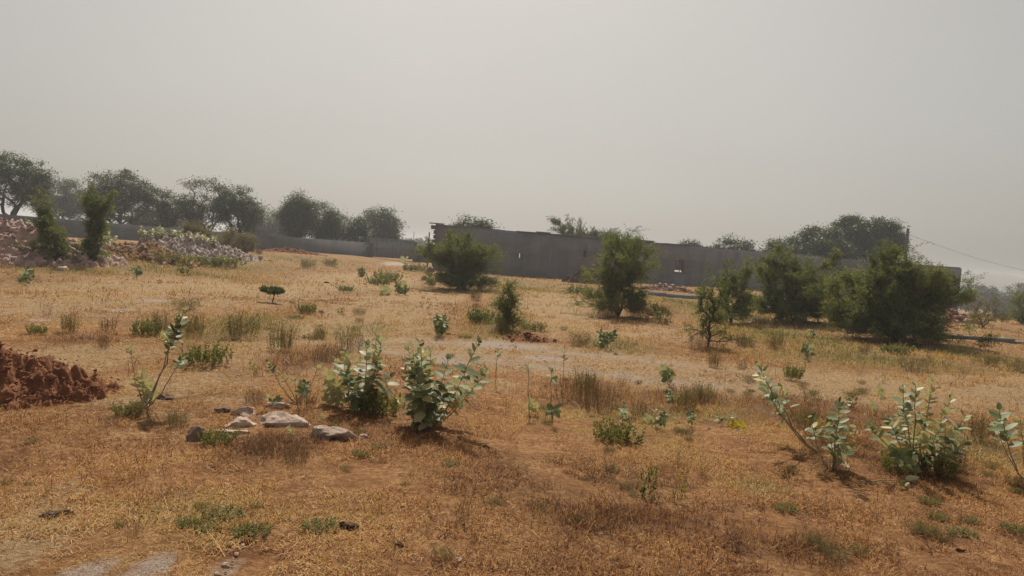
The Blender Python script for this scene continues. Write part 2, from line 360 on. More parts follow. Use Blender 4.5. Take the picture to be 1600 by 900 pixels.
def tree(name, label, cat, group, pc, ptop, wpx, depth, seed, mat='mango', low=.35, nt_=120, nl=90, ls=.16, blob_=.42, style='broad', ells=None, forks=3, flat=1.0, base=None, rb=None):
    """tree whose crown spans wpx pixels about column pc with its top at row ptop"""
    R = np.random.RandomState(seed); top = up3(pc, ptop, depth)
    if base is None: b = onground(top[0], top[1], -.1)
    else: b = np.array(base)
    H = top[2] - b[2]; W = wpx * depth / F / 2
    root = empty(name, b, label, cat, group)
    zc0, zc1 = low * H, H * .97
    if ells is None:
        ells = []; cz = (zc0 + zc1) / 2; rz = (zc1 - zc0) / 2
        ells.append((0, 0, cz, W * .8, W * .75, rz * flat))
        k = 5
        for i in range(k):
            a_ = 2 * math.pi * (i + R.random() * .6) / k
            ells.append((math.cos(a_) * W * .55, math.sin(a_) * W * .5, cz + rz * R.uniform(-.45, .35), W * R.uniform(.35, .48), W * .42, rz * R.uniform(.35, .5)))
    else:
        ells = [(x * W, y * W, z * H, a_ * W, b_ * W, c_ * H) for x, y, z, a_, b_, c_ in ells]
    T = crown_targets(R, ells, nt_); T[:, 2] = np.maximum(T[:, 2], .12)
    if style == 'fine' and H > .9:
        c0 = np.array([0, 0, .35 * H]); o_ = R.random() * 40
        for i in range(len(T)):
            v = T[i] - c0; u_ = v / (np.linalg.norm(v) + 1e-6); q = mnoise.noise(Vector((u_[0] * 2.1 + o_, u_[1] * 2.1, u_[2] * 2.1 + o_)))
            T[i] = c0 + v * (.90 + .6 * q + .08 * R.normal())
            if i % 6 == 0 and H > 1.3: T[i] = np.array([R.normal() * W * .5, R.normal() * W * .4, R.uniform(.08, .25) * H])
        T[:, 2] = np.maximum(T[:, 2], .1)
    fk = []
    for i in range(forks):
        a_ = 2 * math.pi * (i + R.random()) / forks; s = W * .28 if forks > 1 else .05
        fk.append((np.array([math.cos(a_) * s, math.sin(a_) * s, max(low, .25) * H * R.uniform(.9, 1.25)]), 5))
    # a common stub, then forks
    pos, par, tips = skeleton(R, (0, 0, 0), fk, T, sag=.05)
    mb = MB(); rbase = rb or (.035 * H if style == 'broad' else .018 * H)
    skin_skel(mb, pos, par, tips, .008 if style != 'broad' else .018, rbase, 6)
    mb.build('trunk', M['bark'], root, True)
    lb = MB()
    if style == 'broad':
        for t_ in T:
            n = int(nl * R.uniform(.4, 1.3)); bs = blob_ * R.uniform(.7, 1.45); n = int(n * 2.6)
            C = t_ + R.normal(size=(n, 3)) * np.array([bs, bs, bs * .55]) * .6
            A = rand_unit(R, n) ; A[:, 2] *= .5; B = np.cross(A, rand_unit(R, n) * .6 + np.array([0, 0, .8]))
            s = ls * R.uniform(.5, 1.1, n)[:, None]; A = A / np.linalg.norm(A, axis=1)[:, None] * s * .6; B = B / (np.linalg.norm(B, axis=1)[:, None] + 1e-6) * s * .3
            leaves(lb, C, A, B, np.clip(R.random(n) * .75 + R.random() * .25, 0, 1))
    else:
        for t_ in T:
            k = int(1.6 * nl * R.uniform(.5, 1.2)); out_ = t_ / (np.linalg.norm(t_) + 1e-6)
            tone = R.random() * .45; pd = np.array([out_[0] * 1.0, out_[1] * 1.0, .35 + .55 * (t_[2] / H)]) + R.normal(size=3) * .35; k = int(k * R.uniform(.45, 1.25))
            D = rand_unit(R, k) * .55 + pd; D /= np.linalg.norm(D, axis=1)[:, None]
            L = blob_ * R.uniform(.45, 1.0, k) * (1 + 1.1 * (R.random() < .22)); S0 = t_ + R.normal(size=(k, 3)) * blob_ * .2 + D * (blob_ * R.uniform(-.7, .5, k))[:, None]
            m_ = 10
            for q in range(m_):
                s = (q + .6) / m_; C = S0 + D * (L * s)[:, None] + np.array([0, 0, -1]) * (L * .35 * s * s)[:, None]
                for sg in (-1, 1):
                    side = np.cross(D, rand_unit(R, k)); side /= np.linalg.norm(side, axis=1)[:, None]
                    A = (side + D * .55) * (ls * .5 * R.uniform(.6, 1.1, k))[:, None]; B = np.cross(A, rand_unit(R, k)); B /= np.linalg.norm(B, axis=1)[:, None]; B *= ls * .14
                    leaves(lb, C + A * sg, A, B, np.clip(R.random(k) * .6 + tone + .15 * s, 0, 1))
    lb.build('crown', M[mat], root)
    return root

G_BACK = 'trees behind the low boundary wall'
FT = [ # label, px, top, width, depth, seed, low, nt, nl, mat, forks
 ('big dark tree cut off by the left picture edge, open trunk and spreading crown', 22, 233, 128, 58, 1, .42, 130, 85, 'mango', 3),
 ('hazy bluish-green tree between the cut-off left tree and the feathery pair', 100, 274, 95, 92, 2, .15, 110, 100, 'mango', 2),
 ('broad dark tree behind the taller feathery tree, rounded top', 190, 260, 128, 66, 3, .25, 150, 95, 'mango', 3),
 ('small thin tree between the broad dark tree and the many-stemmed tree', 264, 297, 48, 66, 4, .38, 55, 60, 'mango', 2),
 ('see-through tree with many slender stems fanning upward from the wall', 324, 271, 100, 63, 5, .28, 130, 42, 'mango', 7),
 ('dark tree joined to the right side of the many-stemmed tree', 376, 288, 76, 65, 6, .25, 95, 85, 'mango', 3),
 ('faded hazy tree low between two dark trees above the wall', 424, 320, 92, 110, 7, .1, 95, 100, 'mango', 2),
 ('densest dark round tree left of the gate with its trunk over the wall', 468, 300, 66, 70, 8, .22, 110, 100, 'mango', 2),
 ('mid height tree touching the right side of the dense round tree', 508, 314, 52, 73, 9, .15, 80, 95, 'mango', 2),
 ('low leaning tree with a pale sunlit crown right before the gate', 533, 328, 46, 76, 10, .2, 60, 80, 'mango', 3),
 ('small dark rounded tree filling the gap left of the gate post', 563, 338, 40, 74, 11, .1, 50, 90, 'mango', 2),
 ('blue-grey tree with lit top standing directly behind the gate', 595, 316, 62, 88, 12, .1, 100, 85, 'mango', 2),
 ('low hazy tree at the right of the gate, touching the lit tree', 612, 346, 40, 90, 13, .05, 60, 90, 'mango', 2),
 ('low bushy tree under the broad dark tree above the grey stones', 232, 318, 52, 80, 14, .05, 60, 90, 'mango', 2),
]
for lab, px, top, w, d, sd_, low, n_, nl_, mt, fk in FT:
    tree('broadleaf_tree', lab, 'tree', G_BACK, px, top, w, d, sd_, mt, low * .75, n_, nl_, .165 if d < 80 else .22, .5 * d / 65, forks=fk, rb=.22 if fk < 5 else .13)
G_SHED = 'trees rising behind the high grey wall'
ST = [
 ('low tree top showing over the left end of the high wall', 738, 336, 72, 60, 21, .3, 80, 90, 'mango', 3, 1, 'broad'),
 ('light green thorn tree rising over the middle of the high wall', 915, 346, 104, 58, 22, .35, 130, 18, 'light', 3, 1, 'fine'),
 ('thin twiggy tree peeping right of the light green thorn tree over the wall', 978, 362, 50, 60, 23, .5, 50, 8, 'light', 3, 1, 'fine'),
 ('flat low tree top just over the wall, smallest of those over its middle', 1083, 376, 52, 68, 24, .3, 60, 80, 'mango', 2, 1, 'broad'),
 ('rounded tree top over the wall just left of the big bushy pair', 1148, 369, 76, 68, 25, .3, 90, 90, 'mango', 3, 1, 'broad'),
 ('pale green low crown on the left flank of the big round tree', 1215, 372, 62, 64, 26, .2, 80, 110, 'mango', 3, 1, 'broad'),
 ('big dense round tree behind the wall left of the spreading thorn tree', 1280, 348, 108, 66, 27, .12, 260, 130, 'mango', 3, 1, 'broad'),
 ('tall spreading thorn tree with layered jagged crown beside the utility pole', 1357, 333, 128, 68, 28, .15, 300, 110, 'mango', 3, 1, 'broad'),
]
THORN = [(-.05, 0, .86, .75, .6, .07), (-.45, 0, .74, .5, .5, .09), (.45, 0, .74, .5, .5, .09), (.1, 0, .62, .85, .6, .14), (.75, .1, .66, .25, .3, .05), (-.2, 0, .45, .8, .6, .15)]
for lab, px, top, w, d, sd_, low, n_, nl_, mt, fk, fl, sty in ST:
    tree('broadleaf_tree' if sty == 'broad' else 'thorn_tree', lab, 'tree', G_SHED, px, top, w, d, sd_, mt, low, n_, nl_, ells=THORN if sd_ == 28 else ([(-.35, 0, .82, .5, .5, .11), (.3, 0, .76, .6, .5, .1), (0, 0, .6, .8, .6, .15), (.7, 0, .66, .35, .4, .08)] if sd_ == 22 else None), ls=.19 if sty == 'broad' else .12, blob_=.5 if sty == 'broad' else .55, style=sty, forks=fk)
FAR = [('far hazy tree right of the high wall end', 1530, 441, 50, 150, 31), ('far pale tree beside the hazy tree near the right edge', 1556, 449, 34, 170, 32), ('far rounded hazy tree at the right picture edge', 1590, 441, 46, 170, 33),
       ('far hazy tree between the broad dark tree and the many-stemmed tree, low', 285, 328, 60, 125, 36), ('faded low tree under the gap right of the many-stemmed pair', 410, 340, 50, 130, 37), ('faded low tree filling the gap left of the densest round tree', 446, 338, 44, 140, 38), ('faded low tree in the gap behind the grey stone heap', 250, 330, 50, 130, 39), ('far low tree at the very edge of the high wall end', 1512, 452, 30, 140, 40), ('far low tree in the dip between the two distant right trees', 1572, 456, 26, 150, 41), ('faint distant tree above the gate end, left one', 640, 374, 14, 240, 34), ('faint distant tree above the gate end, right one', 656, 373, 18, 240, 35)]
for lab, px, top, w, d, sd_ in FAR:
    tree('broadleaf_tree', lab, 'tree', 'far hazy trees on the horizon', px, top, w, d, sd_, 'mango', .15, 50, 60, .5, .9, forks=2)

def bush(label, px, py, ptop, wpx, seed, ells, nt_=90, nl=22, ls=.055, bl=.3, mat='acacia', name='thorn_bush', cat='bush', group='feathery thorn bushes on the field', forks=4, low=.2, rb=None, style='fine'):
    b = at(px, py); return tree(name, label, cat, group, px, ptop, wpx, dep(b), seed, mat, low, nt_, nl, ls, bl, style, ells, forks, base=b, rb=rb)
R1 = [(0, 0, .66, .85, .75, .3), (-.5, 0, .6, .5, .5, .22), (.5, 0, .5, .55, .5, .26), (0, 0, .2, .55, .5, .16)]
bush('feathery rounded thorn bush in front of the left end of the high wall', 715, 452, 360, 106, 41, R1, 190, 24)
bush('tall feathery thorn tree standing before the middle of the high wall', 966, 494, 364, 112, 42, [(0, 0, .68, .85, .7, .28), (-.1, 0, .88, .35, .35, .12), (.5, 0, .78, .45, .4, .14), (-.4, 0, .45, .5, .5, .2), (.35, 0, .35, .5, .5, .2), (.1, 0, .14, .7, .6, .13)], 130, 20, .05)
bush('slim sparse sapling with upright shoots right of the rounded thorn bush', 790, 516, 432, 52, 43, [(0, 0, .5, .7, .6, .35), (0, 0, .82, .25, .25, .14), (0, 0, .15, .7, .6, .14)], 60, 9, .035, .2, forks=1, name='thorn_sapling')
bush('thin leafless-looking thorn tree with dark bare trunk in mid field', 1106, 543, 428, 78, 44, [(0, 0, .78, .55, .5, .18), (-.3, 0, .6, .5, .4, .12), (.35, 0, .5, .5, .4, .15), (0, 0, .35, .6, .5, .12)], 80, 7, .035, .18, 'acacia', name='thorn_sapling', forks=1, low=.45, rb=.026)
bush('soft feathery bush just behind the bare-trunk thorn tree', 1142, 505, 408, 62, 45, [(0, 0, .75, .7, .6, .22), (.1, 0, .4, .8, .6, .25)], 60, 16, .05, .28)
bush('wide dark feathery bush left of the largest bush', 1240, 503, 384, 142, 46, [(-.35, 0, .6, .65, .6, .34), (.4, 0, .55, .62, .6, .3), (0, 0, .25, .95, .7, .26), (-.35, 0, .82, .5, .4, .14), (.5, .1, .3, .6, .5, .28)], 200, 24)
bush('largest feathery bush on the right, reaching over the end of the high wall', 1397, 533, 392, 214, 47, [(-.1, 0, .6, .55, .5, .34), (.35, 0, .6, .5, .45, .3), (-.65, 0, .42, .42, .45, .32), (-.1, 0, .25, .95, .6, .26), (.75, 0, .62, .32, .3, .2), (-.25, 0, .85, .4, .3, .13), (.2, 0, .82, .3, .3, .12)], 300, 24)
bush('scrubby half-bare bush right of the largest bush above the low kerb wall', 1536, 512, 458, 70, 48, [(0, 0, .5, .8, .6, .35), (-.3, 0, .2, .7, .6, .2)], 55, 8, .04, .25, 'olive')
bush('feathery bush cut off by the right picture edge', 1602, 508, 452, 66, 49, [(0, 0, .6, .8, .7, .36), (0, 0, .25, .8, .7, .24)], 60, 16, .05, .28)
bush('left one of two slim feathery trees, leaning left, on the stone heap', 80, 412, 302, 58, 50, [(-.75, 0, .84, .45, .45, .12), (-.35, 0, .6, .55, .5, .16), (.05, 0, .38, .6, .5, .16), (.2, 0, .14, .7, .6, .1)], 75, 13, .06, .30, forks=2)
bush('right one of two slim feathery trees, column shaped and dense', 145, 414, 295, 46, 51, [(.15, 0, .84, .85, .8, .12), (.1, 0, .6, .55, .5, .2), (-.1, 0, .28, .5, .5, .2)], 80, 15, .06, .28, forks=1)
bush('tiny umbrella shaped green sapling alone on bare ground', 425, 473, 445, 36, 52, [(0, 0, .70, 1.0, .9, .17)], 50, 12, .024, .055, 'light', name='sapling', cat='sapling', forks=2, low=.5, rb=.012)
bush('low dry-leaved bush at the foot of the grey stone heap', 300, 392, 350, 64, 53, [(0, 0, .5, .9, .8, .4)], 60, 16, .09, .35, 'olive', name='scrub_bush')
bush('brownish yellow bush against the boundary wall right of the heap', 372, 398, 362, 62, 54, [(0, 0, .5, .9, .8, .4)], 50, 12, .09, .35, 'olive', name='scrub_bush')
bush('second-row feathery shrub right of the lone wall hollow behind the tall thorn tree', 1030, 498, 470, 40, 56, [(0, 0, .4, .8, .7, .35)], 24, 8, .04, .2, 'olive', name='scrub_bush')

def hills():
    mb = MB(); n = 60; V = []
    for i in range(n + 1):
        px = 1380 + 420 * i / n; c = up3(px, 446, 650); g = -7.0
        top = 1.6 + (650 / F) * (5 + 9 * nz(px, 0, 70, 5) + 3 * nz(px, 3, 18, 2) + 8 * math.sin((px - 1380) / 420 * math.pi))
        for dy, z in ((-60, g), (-25, (top + g) / 2), (0, top), (60, g)): V.append((c[0] * (1 + dy / 650), c[1] + dy, z))
    f = [(i * 4 + j, (i + 1) * 4 + j, (i + 1) * 4 + j + 1, i * 4 + j + 1) for i in range(n) for j in range(3)]
    mb.add(V, f); tag(mb.build('hills', M['hill'], smooth=True), kind='structure')
M['hill'] = solid('hill_scrub', [(.3, (.07, .075, .04)), (.7, (.14, .12, .07))], .05, .95, .3, .5)
hills()

# ------------------------------------------------------------------ walls, gate, pole
def wallseg(name, label, cat, p0, p1, h0, h1, thick, mat, holes=(), base_z=-2.0, group=None, z0=None):
    p0 = np.array(p0[:2], float); p1 = np.array(p1[:2], float); L = np.linalg.norm(p1 - p0); d = (p1 - p0) / L; n = np.array([d[1], -d[0]])
    root = empty(name, (p0[0], p0[1], 0), label, cat, group)
    us = sorted({0, L, *[v for h in holes for v in h[:2]], }); zs = sorted({base_z, 99, *[v for h in holes for v in h[2:4]]})
    mb = MB()
    nu, nzz = len(us) - 1, len(zs) - 1
    def solid_(i, j):
        if not (0 <= i < nu and 0 <= j < nzz): return False
        um, zm = (us[i] + us[i + 1]) / 2, (zs[j] + zs[j + 1]) / 2
        return not any(h[0] < um < h[1] and h[2] < zm < h[3] for h in holes)
    for i_ in range(nu):
        ua, ub = us[i_], us[i_ + 1]
        for j_ in range(nzz):
            za, zb = zs[j_], zs[j_ + 1]
            if not solid_(i_, j_): continue
            def top(u): return h0 + (h1 - h0) * u / L
            v = []
            for z_, i in ((za, 0), (zb, 1)):
                for u_, s in ((ua, 0), (ub, 0), (ub, 1), (ua, 1)):
                    q = d * u_ - n * thick * s; v.append((q[0], q[1], top(u_) if z_ == 99 else z_))
            fs = [(0,1,5,4),(2,3,7,6)]
            if not solid_(i_, j_ - 1): fs.append((3,2,1,0))
            if not solid_(i_, j_ + 1): fs.append((4,5,6,7))
            if not solid_(i_ + 1, j_): fs.append((1,2,6,5))
            if not solid_(i_ - 1, j_): fs.append((3,0,4,7))
            mb.add(v, fs, .5)
    mb.build('masonry', M[mat], root)
    return root, d, n, L
# high wall
W0 = up3(682, 352, 47.5); W1 = up3(1290, 402, 58.0); W2 = up3(1503, 418, 62.0)
hw = W0[2]
L1 = np.linalg.norm(W1[:2] - W0[:2])
def wall_u(px, frac_dir0=W0, frac_dir1=W1):   # parameter on the wall under pixel column px (at row ~400)
    best = None
    for i in range(2001):
        s = i / 2000; p = frac_dir0 + (frac_dir1 - frac_dir0) * s; q = p.copy(); q[2] = 1.6
        v = q - CAM; x = 800 + F * np.dot(v, rgt) / np.dot(v, fwd)
        if best is None or abs(x - px) < best[0]: best = (abs(x - px), s)
    return best[1] * np.linalg.norm((frac_dir1 - frac_dir0)[:2])
uw = wall_u(1063); uh = wall_u(813); us_ = wall_u(914)
root, d, n, L = wallseg('boundary_wall', 'long high grey concrete wall with a window hole and jagged left end', 'wall', W0, W1, W0[2], W1[2], .25, 'wall',
    holes=[(uw - .42, uw + .42, .95, 1.85), (uh - .07, uh + .07, 1.2, 1.5), (us_ - .12, us_ + .12, 1.55, 2.0)])
mb = MB(); R = np.random.RandomState(5)
u = 0
while u < L - .3:                      # uneven coping stones
    l = R.uniform(.5, 1.1); l = min(l, L - u); t0 = W0[2] + (W1[2] - W0[2]) * (u + l / 2) / L
    c = d * (u + l / 2); hh = R.uniform(.035, .08) + (.09 if R.random() < .07 else 0)
    def Mx(v, c=c): return np.stack([c[0] + v[:, 0] * d[0] - v[:, 1] * n[0], c[1] + v[:, 0] * d[1] - v[:, 1] * n[1], v[:, 2]], -1)
    if R.random() > .03: box(mb, (-l / 2 + .01, -.05, t0 - .003), (l / 2 - .01, .3, t0 + hh), R.random(), Mx)
    u += l
mb.build('coping', M['wall2'], root)
mb = MB()
for i in range(9):                      # broken toothed end
    z = .4 + i * .3; w_ = R.uniform(.02, .2) if i < 8 else .3
    def Mx(v): return np.stack([v[:, 0] * d[0] - v[:, 1] * n[0], v[:, 0] * d[1] - v[:, 1] * n[1], v[:, 2]], -1)
    zt = W0[2] - (8 - i) * .3; box(mb, (-w_, .01, zt - .26), (-.002, .24, zt - .01), R.random(), Mx)
box(mb, (-.42, -.06, W0[2] + .088), (.5, .3, W0[2] + .15), .4, Mx)
mb.build('broken_end', M['wall2'], root)
mb = MB()                              # pilasters showing faintly
for px in (765, 860, 1000, 1150, 1230):
    u = wall_u(px)
    def Mx(v, u=u): return np.stack([d[0] * u + v[:, 0] * d[0] - v[:, 1] * n[0], d[1] * u + v[:, 0] * d[1] - v[:, 1] * n[1], v[:, 2]], -1)
    box(mb, (-.11, -.015, -1.5), (.11, -.002, hw - .25), .45, Mx)
mb.build('pilaster', M['wall'], root)
mb = MB(); 
def Mx(v, u=uw): return np.stack([d[0] * u + v[:, 0] * d[0] - v[:, 1] * n[0], d[1] * u + v[:, 0] * d[1] - v[:, 1] * n[1], v[:, 2]], -1)
box(mb, (.25, -.03, .96), (.40, .2, 1.84), .2, Mx); box(mb, (-.44, -.05, .88), (.44, .26, .945), .9, Mx); box(mb, (-.02, .05, .96), (.03, .1, 1.84), .2, Mx)
mb.build('window_frame', M['wall2'], root)
mb = MB(); box(mb, (-.40, .11, 1.08), (.24, .15, 1.84), .4, Mx); mb.build('window_board', M['wall'], root)
mb = MB()
def Mx(v, u=us_): return np.stack([d[0] * u + v[:, 0] * d[0] - v[:, 1] * n[0], d[1] * u + v[:, 0] * d[1] - v[:, 1] * n[1], v[:, 2]], -1)
box(mb, (-.118, .15, 1.552), (.118, .2, 1.998), .1, Mx); mb.build('niche_back', M['wall2'], root)
# toothed wall section on the right
r2, d2, n2, L2 = wallseg('boundary_wall', 'grey wall section with comb-like toothed top behind the largest bush', 'wall', W1 + np.array([.02, .02, 0]), W2, W1[2] - .12, W2[2] - .1, .2, 'wall2')
mb = MB(); u = 0.05
while u < L2 - .1:
    t0 = W1[2] - .12 + (W2[2] - W1[2] + .02) * u / L2
    def Mx(v, u=u): return np.stack([d2[0] * u + v[:, 0] * d2[0] - v[:, 1] * n2[0], d2[1] * u + v[:, 0] * d2[1] - v[:, 1] * n2[1], v[:, 2]], -1)
    box(mb, (-.08, .03, t0 - .003), (.08, .17, t0 + .1), R.random(), Mx); u += .3
mb.build('tooth_row', M['wall2'], r2)
W3 = W2 + np.array([2.0, 9, 0]);
wallseg('boundary_wall', 'short return wall running back from the right end of the toothed wall', 'wall', W2 + np.array([.01, .01, 0]), W3, W2[2] - .1, W2[2] - .4, .2, 'wall2')
# low boundary wall at left, gate
LA = up3(120, 351.5, 56); LB = up3(400, 369.5, 60); LC = up3(583, 379, 68)
wallseg('boundary_wall', 'low dark boundary wall left half, behind the stone heaps and under the trees', 'wall', up3(-60, 340, 54), LB, 1.75, 1.5, .22, 'wall2')
wallseg('boundary_wall', 'low dark boundary wall between the brownish bush and the gate post', 'wall', LB + np.array([.02, 0, 0]), LC, 1.5, 1.48, .22, 'wall2')
G0 = up3(581, 378, 68); G1 = up3(648, 382, 69); 
def gate():
    g = empty('metal_gate', (G0[0], G0[1], hgt(G0[0], G0[1])), 'wide plain grey sheet metal double gate at the end of the low wall', 'gate')
    dd = (G1 - G0)[:2]; L = np.linalg.norm(dd); dd /= L; nn = np.array([dd[1], -dd[0]])
    def X(v): return np.stack([v[:, 0] * dd[0] - v[:, 1] * nn[0], v[:, 0] * dd[1] - v[:, 1] * nn[1], v[:, 2]], -1)
    for k in range(2):
        mb = MB(); a_ = .0 + k * L / 2; b_ = a_ + L / 2 - .052
        u = a_
        while u < b_ - .05:
            box(mb, (u, .0 if int(u * 10) % 2 else .02, .05), (min(u + .2, b_), .04, 1.72), .5 + .3 * (int(u * 5) % 2), X); u += .203
        p = mb.build('gate_leaf', M['gate'], g)
        fb = MB(); box(fb, (a_, -.05, 1.722), (b_, .05, 1.80), .4, X); box(fb, (a_, -.05, .85), (b_, -.003, .91), .4, X)
        box(fb, (b_ + .002, -.04, .03), (b_ + .05, .04, 1.78), .3, X); fb.build('frame', M['gate'], p)
gate()
def post(px, top, dpt, h, label, w=.2, mat='wall2'):
    p = up3(px, top, dpt); b = onground(p[0], p[1]); g = MB(); box(g, (-w / 2, -w / 2, -.2), (w / 2, w / 2, h)); box(g, (-w / 2 - .04, -w / 2 - .04, h + .002), (w / 2 + .04, w / 2 + .04, h + .08))
    o = g.build('gate_post', M[mat]); o.location = b; tag(o, label, 'post', 'posts beside the gate')
post(578, 374, 67.8, 1.85, 'pale concrete post on the left side of the metal gate')
post(650, 380, 68.6, 1.75, 'grey post at the right side of the metal gate', .24, 'wall2')
wallseg('boundary_wall', 'short low wall between the gate and the jagged end of the high wall', 'wall', up3(646, 383, 69.0), up3(720, 388, 68), 1.5, 1.5, .22, 'wall2')
# slim stub pole by the jagged end
def pole_thing(name, label, px, ptop, depth, rad, arm=0, cat='pole'):
    p = up3(px, ptop, depth); b = onground(p[0], p[1], -.1); H = p[2] - b[2]
    root = empty(name, b, label, cat); mb = MB(); box_r = rad
    tube(mb, [(0, 0, 0), (0, 0, H * .5), (0, 0, H)], [rad, rad * .85, rad * .7], 8); mb.build('shaft', M['wood'], root)
    if arm:
        mb = MB(); box(mb, (-arm, -.05 - rad, H - .45), (arm, -rad + .0, H - .37)); mb.build('crossarm', M['wood'], root)
        for s in (-1, 0, 1):
            mb = MB(); tube(mb, [(s * arm * .85, -rad * .5 - .05, H - .368), (s * arm * .85, -rad * .5 - .05, H - .28), (s * arm * .85, -rad * .5 - .05, H - .22)], [.03, .045, .02], 8); mb.build('insulator', M['concrete'], root)
    return root, p
pole_thing('fence_post', 'thin leaning dark post beside the jagged left end of the high wall', 671, 363, 56, .07, cat='post')
pr, pp = pole_thing('utility_pole', 'concrete utility pole right of the tall spreading thorn tree', 1419, 357, 63, .17)
pole_thing('antenna_mast', 'hair-thin distant mast above the right end of the gate', 647, 362, 200, .12, cat='mast')
for k, (yy, ye) in enumerate(((366, 426),)):
    a_ = up3(1420, yy, 63); b_ = up3(1760, ye + 12, 80); pts = []
    for i in range(25):
        s = i / 24; q = a_ + (b_ - a_) * s; q[2] -= 2.6 * 4 * s * (1 - s) * .42; pts.append(q - a_)
    mb = MB(); tube(mb, pts, .011, 4); o = mb.build('overhead_wire', M['wire']); o.location = a_
    tag(o, 'thin wire sagging from the utility pole towards the right picture edge', 'wire')

# low kerb wall at right and masonry strip
def strip(name, label, pa, pb, h, w, mat, cat):
    A = at(*pa); B = at(*pb); L = np.linalg.norm((B - A)[:2]); d_ = (B - A)[:2] / L; n_ = np.array([d_[1], -d_[0]])
    mb = MB(); R = np.random.RandomState(int(L * 10)); u = 0
    while u < L:
        l = R.uniform(.7, 1.2); c = d_ * (u + l / 2); zz = hgt(A[0] + c[0], A[1] + c[1]) - A[2]; tl = R.uniform(-.015, .015)
        def X(v, c=c): return np.stack([c[0] + v[:, 0] * d_[0] - v[:, 1] * n_[0], c[1] + v[:, 0] * d_[1] - v[:, 1] * n_[1], v[:, 2] + zz + v[:, 0] * tl], -1)
        box(mb, (-l / 2 + .004, 0, -.3), (l / 2 - .004, w, h + R.uniform(-.015, .015)), R.random(), X); u += l
    o = mb.build(name, M[mat]); o.location = A; return tag(o, label, cat)
strip('kerb_wall', 'low dark kerb of slabs running to the right edge behind the largest bush', (1445, 527), (1640, 541), .09, .2, 'wall2', 'kerb')
strip('stone_footing', 'low pale stone footing before the high wall right of the tall thorn tree', (1012, 461), (1100, 468), .16, .3, 'wall', 'footing')

# ------------------------------------------------------------------ rocks
def rock_mesh(R, sx, sy, sz, sub=8, rough=.25, cuts=5):
    """cube-sphere rock, flattened by random planes and roughened"""
    V = []; Fc = []; n = sub + 1
    for ax in range(3):
        for s in (-1, 1):
            g = np.linspace(-1, 1, n); A, B = np.meshgrid(g, g, indexing='ij'); P = np.zeros((n, n, 3))
            P[..., ax] = s; P[..., (ax + 1) % 3] = A; P[..., (ax + 2) % 3] = B
            base = sum(len(v) for v in V); V.append(P.reshape(-1, 3)); idx = np.arange(n * n).reshape(n, n) + base
            q = np.stack([idx[:-1, :-1], idx[1:, :-1], idx[1:, 1:], idx[:-1, 1:]], -1).reshape(-1, 4)
            Fc.append(q if s > 0 else q[:, ::-1])
    V = np.concatenate(V); V /= np.linalg.norm(V, axis=1)[:, None]
    for _ in range(cuts):
        d_ = rand_unit(R, 1)[0]; off = R.uniform(.5, .82); k = V @ d_; m_ = k > off; V[m_] -= np.outer(k[m_] - off, d_)
    o = R.random() * 50
    nn = np.array([mnoise.fractal(Vector((v[0] * 1.3 + o, v[1] * 1.3, v[2] * 1.3)), 1.0, 2.0, 4) for v in V])
    V = V * (1 + rough * nn)[:, None] * np.array([sx, sy, sz])
    V += rand_unit(R, 1)[0] * 0
    return V, np.concatenate(Fc)
def rock(label, px, py, w, h, seed, mat='rock', cat='rock', name='rock', group=None, rz=0, sink=.4, rough=.3):
    R = np.random.RandomState(seed); b = at(px, py); mp = dep(b) / F; V, Fc = rock_mesh(R, w * mp / 2, w * mp * .38, h * mp / (1.0) / (2 - 2 * sink), 18, rough, 18)
    mb = MB(); mb.add(V, Fc, R.random()); o = mb.build(name, M[mat], smooth=False)
    o.location = (b[0], b[1], b[2] + h * mp * (.5 - sink) ); o.rotation_euler = (R.uniform(-.12, .12), R.uniform(-.12, .12), rz); return tag(o, label, cat, group)
RG = 'rocks lying in the grass'
RK = [('flat pale rock in the middle left of the rock cluster', 376, 666, 62, 20, 61, 'rock'), ('largest pale slab rock in the centre of the rock cluster', 445, 664, 80, 26, 62, 'rock'),
      ('rightmost pale rock of the cluster with dark underside', 508, 682, 68, 26, 63, 'rock'), ('dark reddish boulder at the left of the rock cluster', 310, 688, 44, 26, 64, 'rockdark'),
      ('small flat reddish rock behind the cluster', 345, 642, 30, 9, 65, 'rockdark'), ('grey rock behind the flat pale rock', 385, 648, 44, 18, 66, 'rock'),
      ('low pale stone behind the largest slab', 432, 636, 40, 10, 67, 'rock'), ('thin pale stone in front of the flat pale rock', 366, 677, 46, 9, 68, 'rock'),
      ('small round pale stone right of the rock cluster', 545, 681, 18, 9, 69, 'rock'), ('second small pale stone right of the rock cluster', 568, 684, 20, 8, 70, 'rock'),
      ('white rounded boulder under the slim feathery trees', 96, 422, 19, 11, 71, 'rock'), ('pale pink stone left of the wide milkweed shrub', 446, 570, 13, 11, 72, 'rock'),
      ('pale stone on the bare mid field', 501, 489, 8, 6, 73, 'rock'), ('small grey stone near the bottom edge', 716, 876, 15, 9, 74, 'rock'), ('pinkish pebble beneath the small milkweeds', 1106, 672, 9, 5, 75, 'rock'),
      ('tiny white stone at bottom centre edge', 1129, 898, 10, 6, 76, 'rock'), ('flat reddish stone beside the leaning milkweed on the left', 258, 622, 24, 8, 77, 'rockdark'),
      ('dark block on the slope left of the rounded thorn bush', 664, 438, 15, 10, 78, 'rockdark'), ('upper dark block beside the rounded thorn bush', 672, 425, 13, 9, 79, 'rockdark'),
      ('small pale stone by the soil heap tip', 180, 607, 14, 7, 80, 'rock'), ('white stone right of the yellow flowering sprig', 374, 588, 11, 6, 81, 'rock'), ('stone at the bottom edge right of the gravel patch', 352, 884, 16, 7, 82, 'rock')]
for lab, px, py, w, h, s, mt in RK: rock(lab, px, py, w * 1.2, h * .95, s, mt, group=RG)
G_D = 'dark clods lying on the dry grass'
